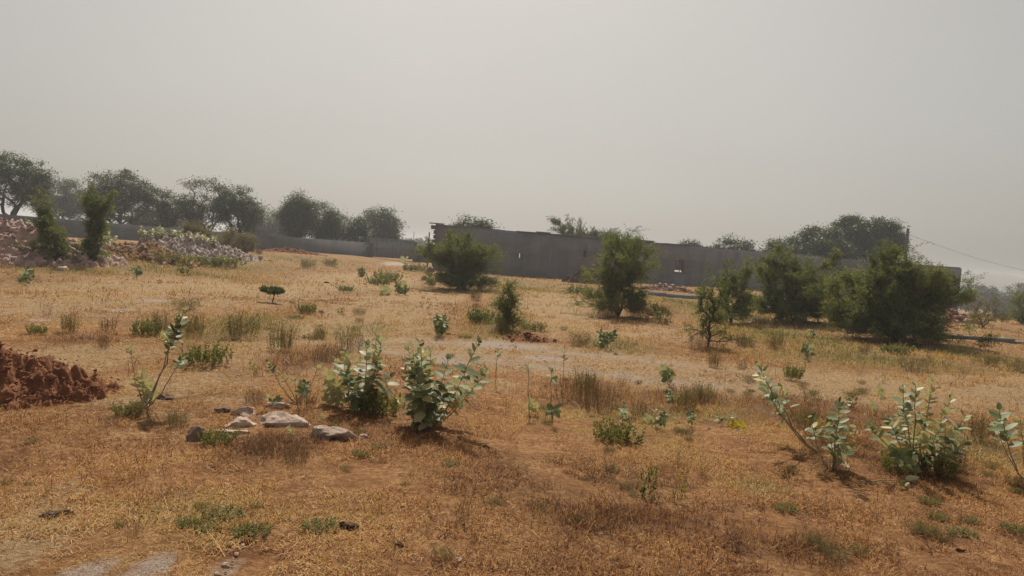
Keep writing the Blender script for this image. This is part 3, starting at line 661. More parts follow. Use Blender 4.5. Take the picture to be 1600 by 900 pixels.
for lab, px, py, w, h, s in [('widest dark clod, near the left bottom corner', 84, 806, 48, 10, 83), ('dark crumbly clod left of bottom centre', 540, 823, 32, 11, 84), ('small dark clod nearest the bottom, centre left', 625, 854, 20, 10, 85),
                             ('small dark clod right of bottom centre', 723, 824, 12, 7, 86), ('dark clod right of the big milkweed shadow', 760, 700, 18, 6, 87), ('dark clod below the leaning sapling on the right', 1500, 862, 20, 8, 88), ('flat reddish clod near the field middle', 510, 442, 10, 3, 89)]:
    rock(lab, px, py, w, h, s, 'dung', 'clod', 'dirt_clod', G_D, rough=.5)

def heap(name, label, cat, centre, rx, ry, hh, mat, nrock, smin, smax, seed, mass=None, stuffn=0, rz=0, flat=.6):
    R = np.random.RandomState(seed); c = centre; root = empty(name, c, label, cat)
    N = 120; g = np.linspace(-1.25, 1.25, N); A, B = np.meshgrid(g, g, indexing='ij')
    def H(a_, b_):
        r = math.hypot(a_, b_); e_ = max(0, 1 - r) ** .9
        x, y = a_ * rx, b_ * ry; s = max(.12, hh * .4)
        return hh * e_ * (1 + .5 * nz(x, y, s * 1.5, seed)) + ((hh * .34 * nz(x, y, s * .45, seed + 3) + hh * .16 * abs(nz(x, y, s * .18, seed + 6))) if r < 1.1 else 0)
    Z = np.array([[H(a_, b_) for a_, b_ in zip(ra, rb)] for ra, rb in zip(A, B)])
    gz = np.array([[hgt(c[0] + a_ * rx, c[1] + b_ * ry) - c[2] for a_, b_ in zip(ra, rb)] for ra, rb in zip(A, B)])
    edge = np.clip((np.hypot(A, B) - 1.0) * 4, 0, 1)
    V = np.stack([A * rx, B * ry, gz + Z - .03 * 1 - edge * .15], -1).reshape(-1, 3); idx = np.arange(N * N).reshape(N, N)
    mb = MB(); mb.add(V, np.stack([idx[:-1, :-1], idx[1:, :-1], idx[1:, 1:], idx[:-1, 1:]], -1).reshape(-1, 4), .4)
    mb.build('mound', M[mass or mat], root)
    protos = []
    for k in range(10):
        mb = MB(); Vv, Fc = rock_mesh(R, 1, R.uniform(.7, .95), R.uniform(.5, .8), 5, .3 if 'soil' not in mat else .5, 6); mb.add(Vv, Fc, R.random()); protos.append((Vv, Fc))
    part = 'clod' if 'soil' in mat else 'stone'
    def put(mb, k, off, s, rot):
        Vv, Fc = protos[k]; ca, sa = math.cos(rot), math.sin(rot); q = Vv * s; q = np.stack([q[:, 0] * ca - q[:, 1] * sa, q[:, 0] * sa + q[:, 1] * ca, q[:, 2]], -1); mb.add(q + off, Fc, R.random())
    for i in range(nrock + stuffn):
        r = R.random() ** .6 * 1.08; a_ = R.random() * 2 * math.pi
        if R.random() < .55: a_ = -abs(a_ % math.pi)                 # more on the side one sees
        aa, bb = r * math.cos(a_), r * math.sin(a_)
        s = R.uniform(smin, smax) * (1 if R.random() < .8 else 1.5)
        if i >= nrock: s *= .32
        off = np.array([aa * rx, bb * ry, hgt(c[0] + aa * rx, c[1] + bb * ry) - c[2] + max(0, H(aa, bb)) + s * .1])
        if i < nrock:
            mb = MB(); put(mb, R.randint(10), np.zeros(3), s, R.random() * 6); o = mb.build(part, M[mat], root, smooth=False); o.location = off
            o.rotation_euler = (R.uniform(-.5, .5), R.uniform(-.5, .5), 0)
        else:
            if i == nrock: sm = MB()
            put(sm, R.randint(10), off, s, R.random() * 6)
    if stuffn: o = sm.build('crumbs' if part == 'clod' else 'small_stones', M[mat], root); o['kind'] = 'stuff'
    return root
hc = up3(-40, 560, 6.9); hc = onground(hc[0], hc[1])
heap('soil_heap', 'fresh heap of red-brown earth clods at the left picture edge', 'soil heap', hc, 1.25, .78, .46, 'soil', 60, .012, .045, 91, 'soil', 2600)
c = at(10, 412); heap('stone_heap', 'pinkish heap of broken stones at the left picture edge', 'stone heap', onground(c[0] - 1.2, c[1] + 2.2), 3.2, 2.4, 1.05, 'rubblepink', 95, .09, .2, 92, 'rubblepink', 700)
c = at(250, 398); heap('stone_heap', 'long grey stone heap under the low boundary wall', 'stone heap', onground(c[0], c[1] + 3), 3.2, 2.6, .95, 'rubblegrey', 95, .08, .17, 93, 'rubblegrey', 700)
c = at(178, 406); heap('stone_heap', 'reddish earth and stone bank between the two slim trees and the grey heap', 'stone heap', onground(c[0], c[1] + 2), 2.4, 1.8, .6, 'rubblepink', 40, .06, .13, 94, 'ground', 120)
c = at(905, 443); heap('soil_heap', 'dark earth bank leaning on the high wall left of the tall thorn tree', 'soil heap', onground(c[0] + 1.2, c[1] + 1.5), 2.0, 1.4, 1.3, 'soil', 20, .08, .14, 95, 'dung', 80)
c = at(1060, 458); heap('stone_heap', 'low scatter of pale stones beside the stone footing', 'stone heap', onground(c[0], c[1] + 2), 1.8, .8, .3, 'rubblegrey', 50, .06, .13, 96, 'soil', 120)
c = at(1500, 508); heap('stone_heap', 'dark brown stone heap right of the largest bush', 'stone heap', onground(c[0], c[1] + 2), 1.6, 1.0, .55, 'rubblepink', 60, .06, .13, 97, 'soil', 200)
c = at(825, 535); heap('soil_heap', 'small low hump of reddish soil beside the gravel track', 'soil heap', onground(c[0], c[1] + .3), .55, .35, .1, 'soil', 20, .02, .05, 98, 'soil', 80)
c = at(520, 402); heap('soil_heap', 'low earth ridge in front of the low boundary wall', 'soil heap', onground(c[0] - 3.2, c[1]), 2.6, 1.0, .35, 'soil', 30, .06, .12, 99, 'soil', 60)

# ------------------------------------------------------------------ milkweed shrubs
LS = np.array([0, .15, .4, .7, .9, 1.0]); LW = np.array([.30, .82, 1.0, .82, .42, .04])
def milk_leaf(mb, R, base, dirv, nrm, L, W, r):
    dirv = dirv / np.linalg.norm(dirv); nrm = nrm - dirv * (nrm @ dirv); nrm /= np.linalg.norm(nrm) + 1e-9; side = np.cross(dirv, nrm)
    fold = R.uniform(.05, .35); curl = R.uniform(-.12, .22); V = []
    for s, w in zip(LS, LW):
        c_ = base + dirv * L * s - nrm * L * curl * s * s
        V += [c_ - side * W * w / 2 + nrm * W * w * .5 * fold, c_, c_ + side * W * w / 2 + nrm * W * w * .5 * fold]
    f = []
    for i in range(5):
        a_ = i * 3; f += [(a_, a_ + 1, a_ + 4, a_ + 3), (a_ + 1, a_ + 2, a_ + 5, a_ + 4)]
    mb.add(V, f, r)
def milkweed(label, px, py, stems, seed, ls=.1, group='milkweed shrubs with pale leaves', mat='calo', name='milkweed_shrub', dj=.12, fork=True, wid=.62, cat='shrub', gap=.31):
    """stems: (tip px, tip py, fraction where leaves start)"""
    R = np.random.RandomState(seed); b = at(px, py); D = dep(b); root = empty(name, b, label, cat, group); lb = MB(); ls = ls * (1.25 if ls > .069 else .95)
    for (tx, ty, f0) in stems:
        tip = up3(tx, ty, D * (1 + R.uniform(-dj, dj) * .5)) - b
        tip[2] = max(tip[2], .03)
        hor = np.array([tip[0], tip[1], 0]); n = 9; ss = np.linspace(0, 1, n); L = np.linalg.norm(tip)
        pts = np.array([hor * (s ** .85 if fork else s) + np.array([0, 0, tip[2] * s ** 1.15]) + R.normal(size=3) * .008 * L * (s > 0) for s in ss])
        pts += np.array([R.uniform(-.03, .03), R.uniform(-.03, .03), 0])
        mb = MB(); tube(mb, pts, np.linspace(.0085, .003, n) * (.35 + min(L, 1.0) * .65) * min(1.0, ls / .09), 6, R.random()); mb.build('stem', M['stem'], root, True)
        phi = R.random() * 3; s = f0 * L; step = ls * gap
        while s < L:
            q = s / L; i = min(int(q * (n - 1)), n - 2); fr = q * (n - 1) - i; c_ = pts[i] * (1 - fr) + pts[i + 1] * fr; dd, a_, b_ = basis(pts[i + 1] - pts[i])
            size = ls * R.uniform(.75, 1.1) * (1 - .5 * max(0, (q - .8) / .2)) * (.8 + .2 * min(1, (q - f0) * 5)); openg = math.radians(R.uniform(60, 98) - 38 * max(0, (q - .7) / .3))
            for k in (0, 1):
                if R.random() < .1: continue
                an = phi + k * math.pi + R.uniform(-.3, .3); o_ = a_ * math.cos(an) + b_ * math.sin(an)
                dv = o_ * math.sin(openg) + dd * math.cos(openg) ; dv = dv + R.normal(size=3) * .16 + np.array([0, 0, .05]); nr = dd * math.sin(openg) - o_ * math.cos(openg)
                milk_leaf(lb, R, c_ + o_ * .004, dv, nr, size, size * wid * R.uniform(.85, 1.15), R.random())
            phi += math.pi / 2 + R.uniform(-.15, .15); s += step * R.uniform(.75, 1.25)
    lb.build('foliage', M[mat], root, True); return root
MK = [
 ('biggest dark green milkweed with broad round leaves, centre foreground', 668, 672, [(646, 560, .25), (660, 552, .2), (652, 600, .15), (640, 540, .35), (655, 532, .3), (672, 545, .3), (632, 575, .4), (625, 620, .4), (745, 532, .45), (762, 575, .5), (705, 562, .35), (720, 590, .3), (700, 600, .2), (735, 600, .5), (650, 590, .2), (685, 630, .1), (660, 570, .2), (690, 640, .05), (648, 548, .4)], 101, .092),
 ('wide pale milkweed left of the biggest one, spreading many stems', 566, 646, [(583, 524, .45), (545, 545, .4), (520, 560, .5), (512, 600, .5), (560, 560, .4), (600, 565, .45), (530, 590, .3), (608, 585, .6), (575, 580, .3), (570, 535, .4), (590, 550, .4), (535, 570, .4), (515, 580, .5), (508, 618, .5), (598, 530, .7), (550, 600, .3)], 102, .094),
 ('leaning two-stemmed milkweed with a tall white leaf column on the far left', 228, 638, [(292, 482, .62), (285, 497, .66), (287, 555, .80), (204, 542, .86), (222, 585, .45), (228, 600, .5)], 103, .082),
 ('sparse milkweed with bare crossing stems behind the rocks', 466, 630, [(424, 568, .8), (500, 567, .8), (436, 580, .7), (480, 600, .6), (462, 590, .75)], 104, .07),
 ('leaning milkweed with bare long stem and dense leafy head, right', 1282, 708, [(1184, 568, .62), (1212, 600, .68), (1204, 620, .62), (1222, 640, .72), (1190, 592, .75)], 105, .085),
 ('milkweed with upright stems at the foot of the leaning one', 1300, 735, [(1310, 625, .55), (1290, 655, .45), (1326, 660, .5), (1312, 690, .3), (1270, 650, .6), (1330, 700, .4)], 106, .078),
 ('large many-stemmed pale milkweed at the right, tallest of the right side', 1432, 738, [(1411, 600, .55), (1456, 590, .5), (1440, 602, .6), (1484, 622, .5), (1352, 662, .75), (1388, 650, .6), (1412, 645, .4), (1470, 650, .4), (1505, 650, .5), (1375, 690, .5), (1450, 660, .3), (1490, 690, .3), (1400, 700, .2), (1514, 690, .5), (1425, 675, .2), (1463, 700, .2)], 107, .08),
 ('milkweed at the right picture edge with one tall stem', 1602, 748, [(1564, 634, .5), (1556, 668, .7), (1592, 650, .6), (1625, 640, .4)], 108, .1),
 ('lone thin milkweed seedling with leaf tuft, leftmost of the row behind the dry grass', 826, 656, [(823, 566, .84), (826, 628, .6)], 109, .085),
 ('thin milkweed seedling with folded leaf pair beside the lone tufted one', 862, 652, [(861, 578, .8), (862, 636, .6)], 110, .085),
 ('slim milkweed seedling standing at the near edge of the gravel track', 878, 592, [(880, 546, .65)], 111, .08),
 ('low milkweed seedling right of the dark brown brush', 976, 660, [(978, 630, .3), (970, 640, .3)], 112, .06),
 ('flat low milkweed seedling in the row of small ones', 1022, 668, [(1012, 650, .3), (1036, 645, .3), (1022, 640, .5)], 113, .065),
 ('milkweed seedling with slanting leaf pairs above the flat low one', 1050, 632, [(1040, 612, .3), (1058, 616, .4)], 114, .06),
 ('tiny milkweed seedling with upright pale leaves', 1084, 662, [(1083, 644, .3)], 115, .05),
 ('grey milkweed sprig left of the yellow leaf', 1132, 664, [(1124, 650, .3), (1142, 644, .4)], 116, .055),
 ('single-shoot milkweed seedling in front of the track, right of the leaning head', 1327, 650, [(1326, 622, .5)], 117, .06),
 ('milkweed tuft on thin stem right of the single shoot', 1364, 656, [(1362, 630, .6)], 118, .05),
 ('compact dark green milkweed on the track', 1040, 591, [(1034, 572, .1), (1046, 574, .1), (1040, 576, .1), (1050, 582, .1)], 119, .07),
 ('milkweed stem lying prone towards the viewer at lower right', 1338, 752, [(1428, 768, .82), (1410, 762, .85)], 120, .085),
 ('round pale milkweed on the bare slope behind the biggest milkweed', 691, 520, [(684, 496, .2), (692, 494, .2), (702, 500, .2), (688, 505, .1), (698, 508, .1)], 121, .085),
 ('pale milkweed high on the slope near the rounded thorn bush', 628, 458, [(622, 443, .1), (630, 440, .1), (636, 450, .1)], 122, .11),
 ('deep green milkweed high on the slope', 601, 462, [(596, 450, .1), (603, 448, .1), (608, 452, .1)], 123, .11),
 ('small green milkweed cluster topmost on the slope', 565, 431, [(560, 421, .1), (568, 420, .1)], 124, .12),
 ('milkweed pair in mid field left of the bare-trunk tree', 940, 540, [(925, 520, .2), (935, 516, .2), (948, 522, .2), (958, 518, .3)], 125, .08),
 ('green milkweed before the slim sparse sapling', 748, 500, [(744, 486, .1), (752, 487, .1)], 126, .09),
 ('pale milkweed beside the feet of the tall thorn tree', 1020, 492, [(1015, 468, .3), (1024, 472, .3)], 127, .1),
 ('white-leaved milkweed far in front of the gate', 632, 412, [(628, 402, .1), (635, 400, .1)], 128, .2),
 ('bright white milkweed beside the right gate post', 655, 408, [(650, 394, .1), (658, 392, .1), (664, 398, .1)], 129, .22),
 ('pale sprig in front of the wide dark bush', 1262, 556, [(1258, 540, .2), (1268, 538, .2)], 130, .07),
 ('white tipped sprig in front of the largest bush', 1268, 530, [(1266, 516, .3), (1270, 518, .3)], 131, .07),
 ('milkweed at the far left on the grass strip', 42, 442, [(38, 424, .2), (44, 420, .2), (30, 434, .2)], 132, .1),
 ('milkweed sprig on the grass below the grey heap', 212, 430, [(208, 420, .2), (216, 419, .2)], 133, .1),
 ('low milkweed in front of the leafy brush of the left leaning milkweed', 262, 535, [(258, 520, .2), (268, 522, .2)], 134, .07),
 ('small green milkweed under the right end of the track', 1238, 590, [(1236, 572, .3), (1244, 576, .3)], 135, .06),
 ('slender milkweed tuft on a stalk right of the biggest milkweed', 770, 600, [(774, 545, .8)], 136, .08),
 ('milkweed sprig with green leaves just above the scattered dark clods, right bottom corner', 1384, 628, [(1378, 602, .3)], 137, .05),
 ('leafy milkweed twig in front of the rocks, lower left centre', 462, 694, [(502, 648, .75), (455, 668, .6)], 138, .06),
 ('milkweed sprig behind the largest slab rock', 424, 634, [(417, 618, .3), (430, 622, .3)], 139, .06),
]
for lab, px, py, st, s, l in MK: milkweed(lab, px, py, st, s, l, gap=.2 if s == 103 else .31)
MKF = [('cluster of white-leaved milkweed on top of the grey stone heap, left part', 235, 372, 141), ('cluster of white-leaved milkweed on top of the grey stone heap, middle part', 262, 376, 142),
       ('cluster of white-leaved milkweed on top of the grey stone heap, right part', 292, 380, 143), ('white-leaved milkweed between the slim feathery trees and the grey heap', 166, 378, 144), ('white-leaved milkweed just behind the leaning slim tree', 50, 362, 145), ('white-leaved milkweed at the right foot of the grey heap', 325, 384, 146)]
for lab, px, py, s in MKF:
    R = np.random.RandomState(s); cpt = up3(px, py, 36); b = cpt.copy(); g = onground(cpt[0], cpt[1]); root = empty('milkweed_shrub', b, lab, 'shrub', 'white-leaved milkweeds on the stone heaps'); lb = MB(); mb = MB()
    for k in range(14):
        tip = np.array([R.uniform(-.65, .65), R.uniform(-.4, .4), R.uniform(.25, .6)]); st0 = np.array([tip[0] * .5, tip[1] * .5, g[2] - b[2] if k < 2 else -.25]); tube(mb, [st0, (st0 + tip) / 2, tip], [.014, .01, .006], 4)
        for j in range(12):
            q = .35 + .65 * j / 12; a_ = R.random() * 6.3; dv = np.array([math.cos(a_), math.sin(a_), .5]); milk_leaf(lb, R, st0 + (tip - st0) * q, dv, np.array([-.3 * math.cos(a_), -.3 * math.sin(a_), 1]), .17, .1, R.uniform(.5, 1))
    mb.build('stem', M['stem'], root); lb.build('foliage', M['calo'], root, True)
# yellow leaf sprig
milkweed('milkweed sprig with one bright yellow leaf', 1154, 676, [(1146, 664, .4), (1160, 662, .4)], 150, .06, mat='calo_yellow')

# ------------------------------------------------------------------ weeds and brush (prototypes, then copies)
def wisp(R, n, h, spread, leafn, ls, lw, mat, twig=True, lean=.5, ratio=.3):
    mb = MB(); lb = MB()
    for k in range(n):
        a_ = R.random() * 6.28; l = h * R.uniform(.5, 1.1); rr = spread * math.sqrt(R.random())
        b = np.array([math.cos(a_) * rr * ratio, math.sin(a_) * rr * ratio, 0]); tip = np.array([math.cos(a_) * rr, math.sin(a_) * rr, l]) + R.normal(size=3) * h * .08
        mid = (b + tip) / 2 + R.normal(size=3) * h * lean * .15; tip[2] = max(tip[2], .02)
        tube(mb, [b, mid, tip], [.0032, .0024, .0012], 3, R.random())
        if leafn:
            q = R.uniform(.25, 1.0, leafn)[:, None]; C = np.where(q < .5, b + (mid - b) * q * 2, mid + (tip - mid) * (q - .5) * 2)
            A = rand_unit(R, leafn) + np.array([0, 0, .35]); A = A / np.linalg.norm(A, axis=1)[:, None] * (ls * R.uniform(.5, 1.1, leafn))[:, None] * .5; B = np.cross(A, rand_unit(R, leafn)); B = B / (np.linalg.norm(B, axis=1)[:, None]) * lw * .5
            leaves(lb, C + A, A, B, R.random(leafn))
    return mb, lb
def weed_proto(name, seed, label, cat, group, n, h, spread, leafn, ls, lw, mat, **k):
    R = np.random.RandomState(seed); root = empty(name, (0, 0, 0), label, cat, group); mb, lb = wisp(R, n, h, spread, leafn, ls, lw, mat, **k)
    mb.build('stems', M['twig'], root)
    if leafn: lb.build('foliage', M[mat], root)
    return root
used = set()
def put(proto, label, px, py, hpx, rz, wx=1.0, group=None, h0=None):
    b = at(px, py); mp = dep(b) / F
    if proto.name in used:
        o = proto.copy(); COL.objects.link(o)
        for ch in list(proto.children):
            c_ = ch.copy(); COL.objects.link(c_); c_.parent = o
    else: o = proto; used.add(proto.name)
    
    if proto in (P_brown, P_olive): hpx *= .82; wx *= .72
    s = hpx * mp / h0; o.location = b; o.rotation_euler = (0, 0, rz); o.scale = (s * wx, s * wx, s); o['label'] = label
    if group: o['group'] = group
    return o
GB = 'dry brush clumps on the field'
P_brown = weed_proto('dry_brush', 201, 'x', 'brush', GB, 130, 1.0, 1.0, 30, .06, .014, 'dry', ratio=.8)
P_olive = weed_proto('weed_clump', 202, 'x', 'weeds', 'green weed clumps on the field', 100, 1.0, .95, 34, .09, .02, 'olive', ratio=.75)
P_green = weed_proto('leafy_weed', 203, 'x', 'weeds', 'leafy green weeds on the field', 60, 1.0, 1.1, 40, .14, .055, 'weed', ratio=.75)
P_grass = weed_proto('grass_tuft', 204, 'x', 'grass tuft', 'upright grass tufts', 60, 1.0, .8, 10, .35, .02, 'olive', lean=.8, ratio=.6)
P_dark = weed_proto('dark_weed', 205, 'x', 'weeds', 'dark leafy weeds', 15, 1.0, .5, 16, .17, .09, 'acacia', ratio=.2, lean=1.6)
P_bare = weed_proto('bare_twigs', 206, 'x', 'twigs', 'bare dry twigs sticking up', 26, 1.0, .5, 3, .06, .015, 'dry', lean=1.2)
P_thorn = weed_proto('thorn_brush', 207, 'x', 'brush', GB, 150, 1.0, 1.0, 4, .05, .012, 'dry', lean=1.8, ratio=.6)
P_yel = weed_proto('yellow_weed', 208, 'x', 'weeds', 'yellowish leafy weeds', 9, 1.0, .5, 12, .2, .08, 'yellow', ratio=.2, lean=1.4)
P = {'b': P_brown, 'o': P_olive, 'g': P_green, 'r': P_grass, 'd': P_dark, 't': P_bare, 'h': P_thorn, 'y': P_yel}
WL = [
 ('b', 'dark brown tall brush in mid field, left half of the widest clump', 902, 632, 54, 1.1), ('b', 'dark brown brush, right half of the widest clump', 938, 645, 52, 1.0), ('o', 'olive weeds growing in the top of the widest brown brush', 915, 612, 40, 1.0),
 ('b', 'brown upright brush behind the wide pale milkweed', 545, 548, 38, 1.1), ('b', 'reddish brown brush left of the wide pale milkweed', 512, 566, 34, 1.3), ('o', 'bushy olive weed clump left of the reddish brown brush', 440, 549, 48, .9),
 ('o', 'olive weed clump left of the bushy one', 374, 530, 46, 1.1), ('g', 'leafy green weed below the olive clump pair', 322, 572, 34, 1.0), ('o', 'green weed beside the leaning milkweed column', 300, 525, 40, .9),
 ('r', 'tall grassy tuft on the pale bare patch', 290, 484, 22, 1.6), ('o', 'small bushy weed left of the milkweed column', 250, 522, 40, .7), ('g', 'small leafy weed beneath the small bushy one', 228, 524, 24, .9),
 ('b', 'dry brown weed with green top, second from left', 168, 518, 30, .8), ('o', 'sparse green weed, leftmost on the bare ground', 110, 520, 34, .8), ('b', 'dry brown stalk clump below the second weed', 162, 545, 26, .6),
 ('g', 'small weed at far left above the soil heap', 58, 522, 14, 1.0), ('g', 'bright green leafy weed right of the green milkweed', 749, 504, 20, 1.0), ('o', 'olive weed at the foot of the slim sparse sapling', 788, 522, 26, 1.1),
 ('h', 'brown leafless thorn brush pile at right mid field', 1432, 582, 30, 1.0), ('h', 'brown twig brush at the foot of the bare-trunk thorn tree', 1098, 550, 36, .8), ('o', 'blue-green weed in front of the bare-trunk thorn tree', 1117, 574, 28, .8),
 ('o', 'dark rounded weed mound right of the bare-trunk thorn tree', 1160, 541, 24, 1.2), ('b', 'dark underside brush of the rounded weed mound', 1165, 542, 14, 1.8), ('g', 'yellow-green leafy weed by the track, right', 1240, 594, 24, .6),
 ('d', 'wilted dark leafy plant in the lower middle foreground', 1011, 779, 46, .62), ('y', 'yellow-green plant right of the wilted dark one', 1056, 786, 40, .6), ('g', 'dark green low weed under the small milkweed row, left', 955, 692, 32, .9), ('d', 'dark green low weed under the small milkweed row, right', 986, 694, 28, 1.4),
 ('g', 'dense leafy weed at the base of the wide pale milkweed', 574, 644, 44, .6), ('g', 'leafy weed at right base of the wide pale milkweed', 594, 648, 34, .9), ('b', 'dry dark brush under the leaning milkweed at right', 1270, 722, 30, 1.3), ('b', 'dark dry brush below the upright milkweed at right', 1308, 742, 34, 1.2),
 ('g', 'green weeds in the foot of the large pale milkweed, left', 1400, 740, 34, .7), ('g', 'green weeds in the foot of the large pale milkweed, right', 1462, 742, 40, .7), ('b', 'brown brush in the foot of the large pale milkweed', 1500, 742, 50, .7), ('o', 'olive weeds right of the large pale milkweed', 1532, 690, 50, .9),
 ('b', 'reddish dry brush in front of the rocks, left part', 412, 708, 34, 1.4), ('b', 'dark dry brush in front of the rocks, right part', 460, 724, 44, .9), ('o', 'greyish weed left of the dark reddish boulder', 275, 668, 30, 1.2), ('g', 'leafy weed at the base of the dark reddish boulder', 342, 694, 22, 1.2),
 ('b', 'brown brush left of the rock cluster', 220, 652, 26, 1.0), ('g', 'small leafy weed left of the greyish weed', 198, 650, 20, 1.1), ('b', 'dry stalks behind the rock cluster', 398, 630, 26, 1.2), ('b', 'dry brush between the crossing milkweed stems', 478, 640, 34, .9),
 ('t', 'thin stalk clump under the lone tufted milkweed seedling', 836, 660, 48, .7), ('t', 'thin stalks right of the folded-leaf seedling', 852, 662, 40, .5), ('t', 'bare slender twig clump in the lower right foreground', 1258, 826, 58, .35), ('t', 'thin stalks right of the rocks', 790, 650, 44, .5),
 ('y', 'yellow-flowered sprig between the milkweeds at left', 398, 588, 22, .8), ('y', 'yellow-green small plant behind the reddish brown brush', 502, 528, 22, .8), ('o', 'olive brush at the mid right between small milkweeds', 1068, 640, 44, 1.0), ('o', 'green grassy brush left of the leaning leafy head', 1100, 630, 36, 1.0), ('b', 'brown brush around the small milkweed row', 1005, 655, 36, 1.0),
 ('o', 'green brush right of the leaning leafy head', 1255, 668, 36, 1.2), ('y', 'yellow-green weed beside the upright right milkweed', 1282, 690, 34, .7), ('d', 'dark thin plant between the two middle milkweeds', 1330, 640, 24, .6), ('t', 'dry stalk clump far right by the picture edge', 1500, 820, 42, .4),
 ('g', 'green weed mound below the long grey heap', 262, 412, 18, 1.3), ('d', 'dark green weed on the grass strip below the grey heap', 290, 430, 26, .8), ('g', 'spreading green weeds right of the green mound', 322, 415, 16, 2.0), ('g', 'spreading green weeds further right on the grass strip', 352, 416, 14, 2.0), ('o', 'olive weed before the low boundary wall, left', 480, 420, 18, 1.4), ('o', 'olive weed before the low boundary wall, right', 515, 416, 14, 1.8),
 ('g', 'green weed midway up the bare slope', 606, 440, 16, 1.3), ('g', 'green weed patch on the slope above', 590, 446, 14, 1.3), ('g', 'green weed on the slope near the gate', 646, 424, 12, 1.5), ('o', 'olive weed by the rounded thorn bush', 750, 452, 22, 1.0), ('o', 'olive brush between the rounded thorn bush and the sapling', 742, 470, 20, 1.0), ('b', 'brownish brush on the slope by the sapling', 745, 484, 16, .8), ('g', 'green weed right of the sapling foot', 832, 516, 12, 1.6),
 ('g', 'green weed left of the tall thorn tree', 906, 460, 14, 1.4), ('g', 'second green weed left of the tall thorn tree', 934, 468, 16, 1.4), ('d', 'dark weed in front of the tall thorn tree, right', 1034, 506, 18, 1.3), ('b', 'dark brush below the tall thorn tree', 996, 500, 30, 1.2), ('b', 'dark brush left under the tall thorn tree', 948, 498, 28, 1.0),
 ('r', 'dry grass tuft in front of the milkweed pair', 906, 540, 24, 1.2), ('b', 'brown weed beside the largest bush, front', 1352, 552, 18, 1.0), ('b', 'brown weed in front of the wide dark bush', 1188, 512, 24, 1.0), ('t', 'sparse dry stalks right of the track', 1380, 600, 20, 1.2), ('t', 'sparse dry stalks on the bare ground right of centre', 1342, 585, 18, 1.4),
 ('o', 'olive grass clump at right before the kerb wall', 1500, 555, 24, 1.4), ('o', 'second olive grass clump at right', 1545, 572, 22, 1.4), ('r', 'grass clump at the right picture edge', 1590, 580, 26, 1.2), ('g', 'weed by the kerb wall', 1400, 552, 14, 1.6), ('o', 'weed left of the dark thorn brush', 1210, 545, 30, 1.0),
 ('b', 'dead brush mid left of the biggest milkweed on the slope', 560, 492, 14, 1.4), ('g', 'tiny weed on the slope behind the milkweeds', 478, 490, 16, .9), ('g', 'tiny weed on the open slope', 540, 456, 10, 1.2), ('d', 'tiny dark weed on the open slope', 532, 490, 9, 1.2), ('b', 'dry brown clump on the open slope left', 500, 530, 26, .7),
]
H0 = {'b': .95, 'o': .95, 'g': .95, 'r': 1.1, 'd': .95, 't': .95, 'h': .95, 'y': .95}
R = np.random.RandomState(77)
for k, lab, px, py, hp, wx in WL: put(P[k], lab, px, py, hp, R.uniform(0, 6.28), wx, h0=H0[k])
# small weeds scattered over the grass, each told apart by its place beside a landmark
LMK = [(84, 806, 'the widest dark clod'), (540, 823, 'the crumbly clod left of bottom centre'), (723, 824, 'the small clod right of bottom centre'), (445, 664, 'the largest pale slab rock'), (310, 688, 'the dark reddish boulder'),
       (668, 672, 'the biggest milkweed'), (566, 646, 'the wide pale milkweed'), (228, 638, 'the leaning two-stemmed milkweed'), (1011, 779, 'the wilted dark plant'), (1056, 786, 'the yellow-green plant'), (1432, 738, 'the large many-stemmed milkweed'),
       (1300, 735, 'the upright-stemmed right milkweed'), (1338, 752, 'the prone milkweed stem'), (970, 692, 'the dark green low weeds'), (1154, 676, 'the yellow milkweed leaf'), (1258, 826, 'the bare slender twigs'), (425, 473, 'the tiny umbrella sapling'),
       (790, 516, 'the slim sparse sapling'), (1106, 543, 'the bare-trunk thorn tree'), (968, 494, 'the tall feathery thorn tree'), (715, 452, 'the rounded thorn bush'), (1432, 582, 'the brown thorn brush pile'), (1040, 591, 'the compact milkweed on the track'),
       (920, 640, 'the widest brown brush'), (398, 588, 'the yellow-flowered sprig'), (691, 520, 'the round pale milkweed'), (100, 600, 'the red-brown earth heap'), (290, 484, 'the tall grassy tuft'), (96, 422, 'the white rounded boulder'), (716, 876, 'the small grey stone at the bottom'), (1384, 628, 'the sprig above the right milkweeds'), (1500, 862, 'the clod at lower right'), (826, 656, 'the lone tufted seedling')]
NTH = ['', 'second ', 'third ', 'fourth ', 'fifth ', 'sixth ', 'seventh ', 'eighth ', 'ninth ', 'tenth ']
SC = [('g', 'small green weed', 'small green weeds in the dry grass', 26, (4, 10)), ('r', 'short upright dry grass tuft', 'short dry grass tufts', 45, (8, 22)), ('t', 'tuft of thin dry stalks', 'thin dry stalks in the grass', 48, (14, 44)), ('o', 'small olive weed tuft', 'small olive weed tufts', 34, (5, 14))]
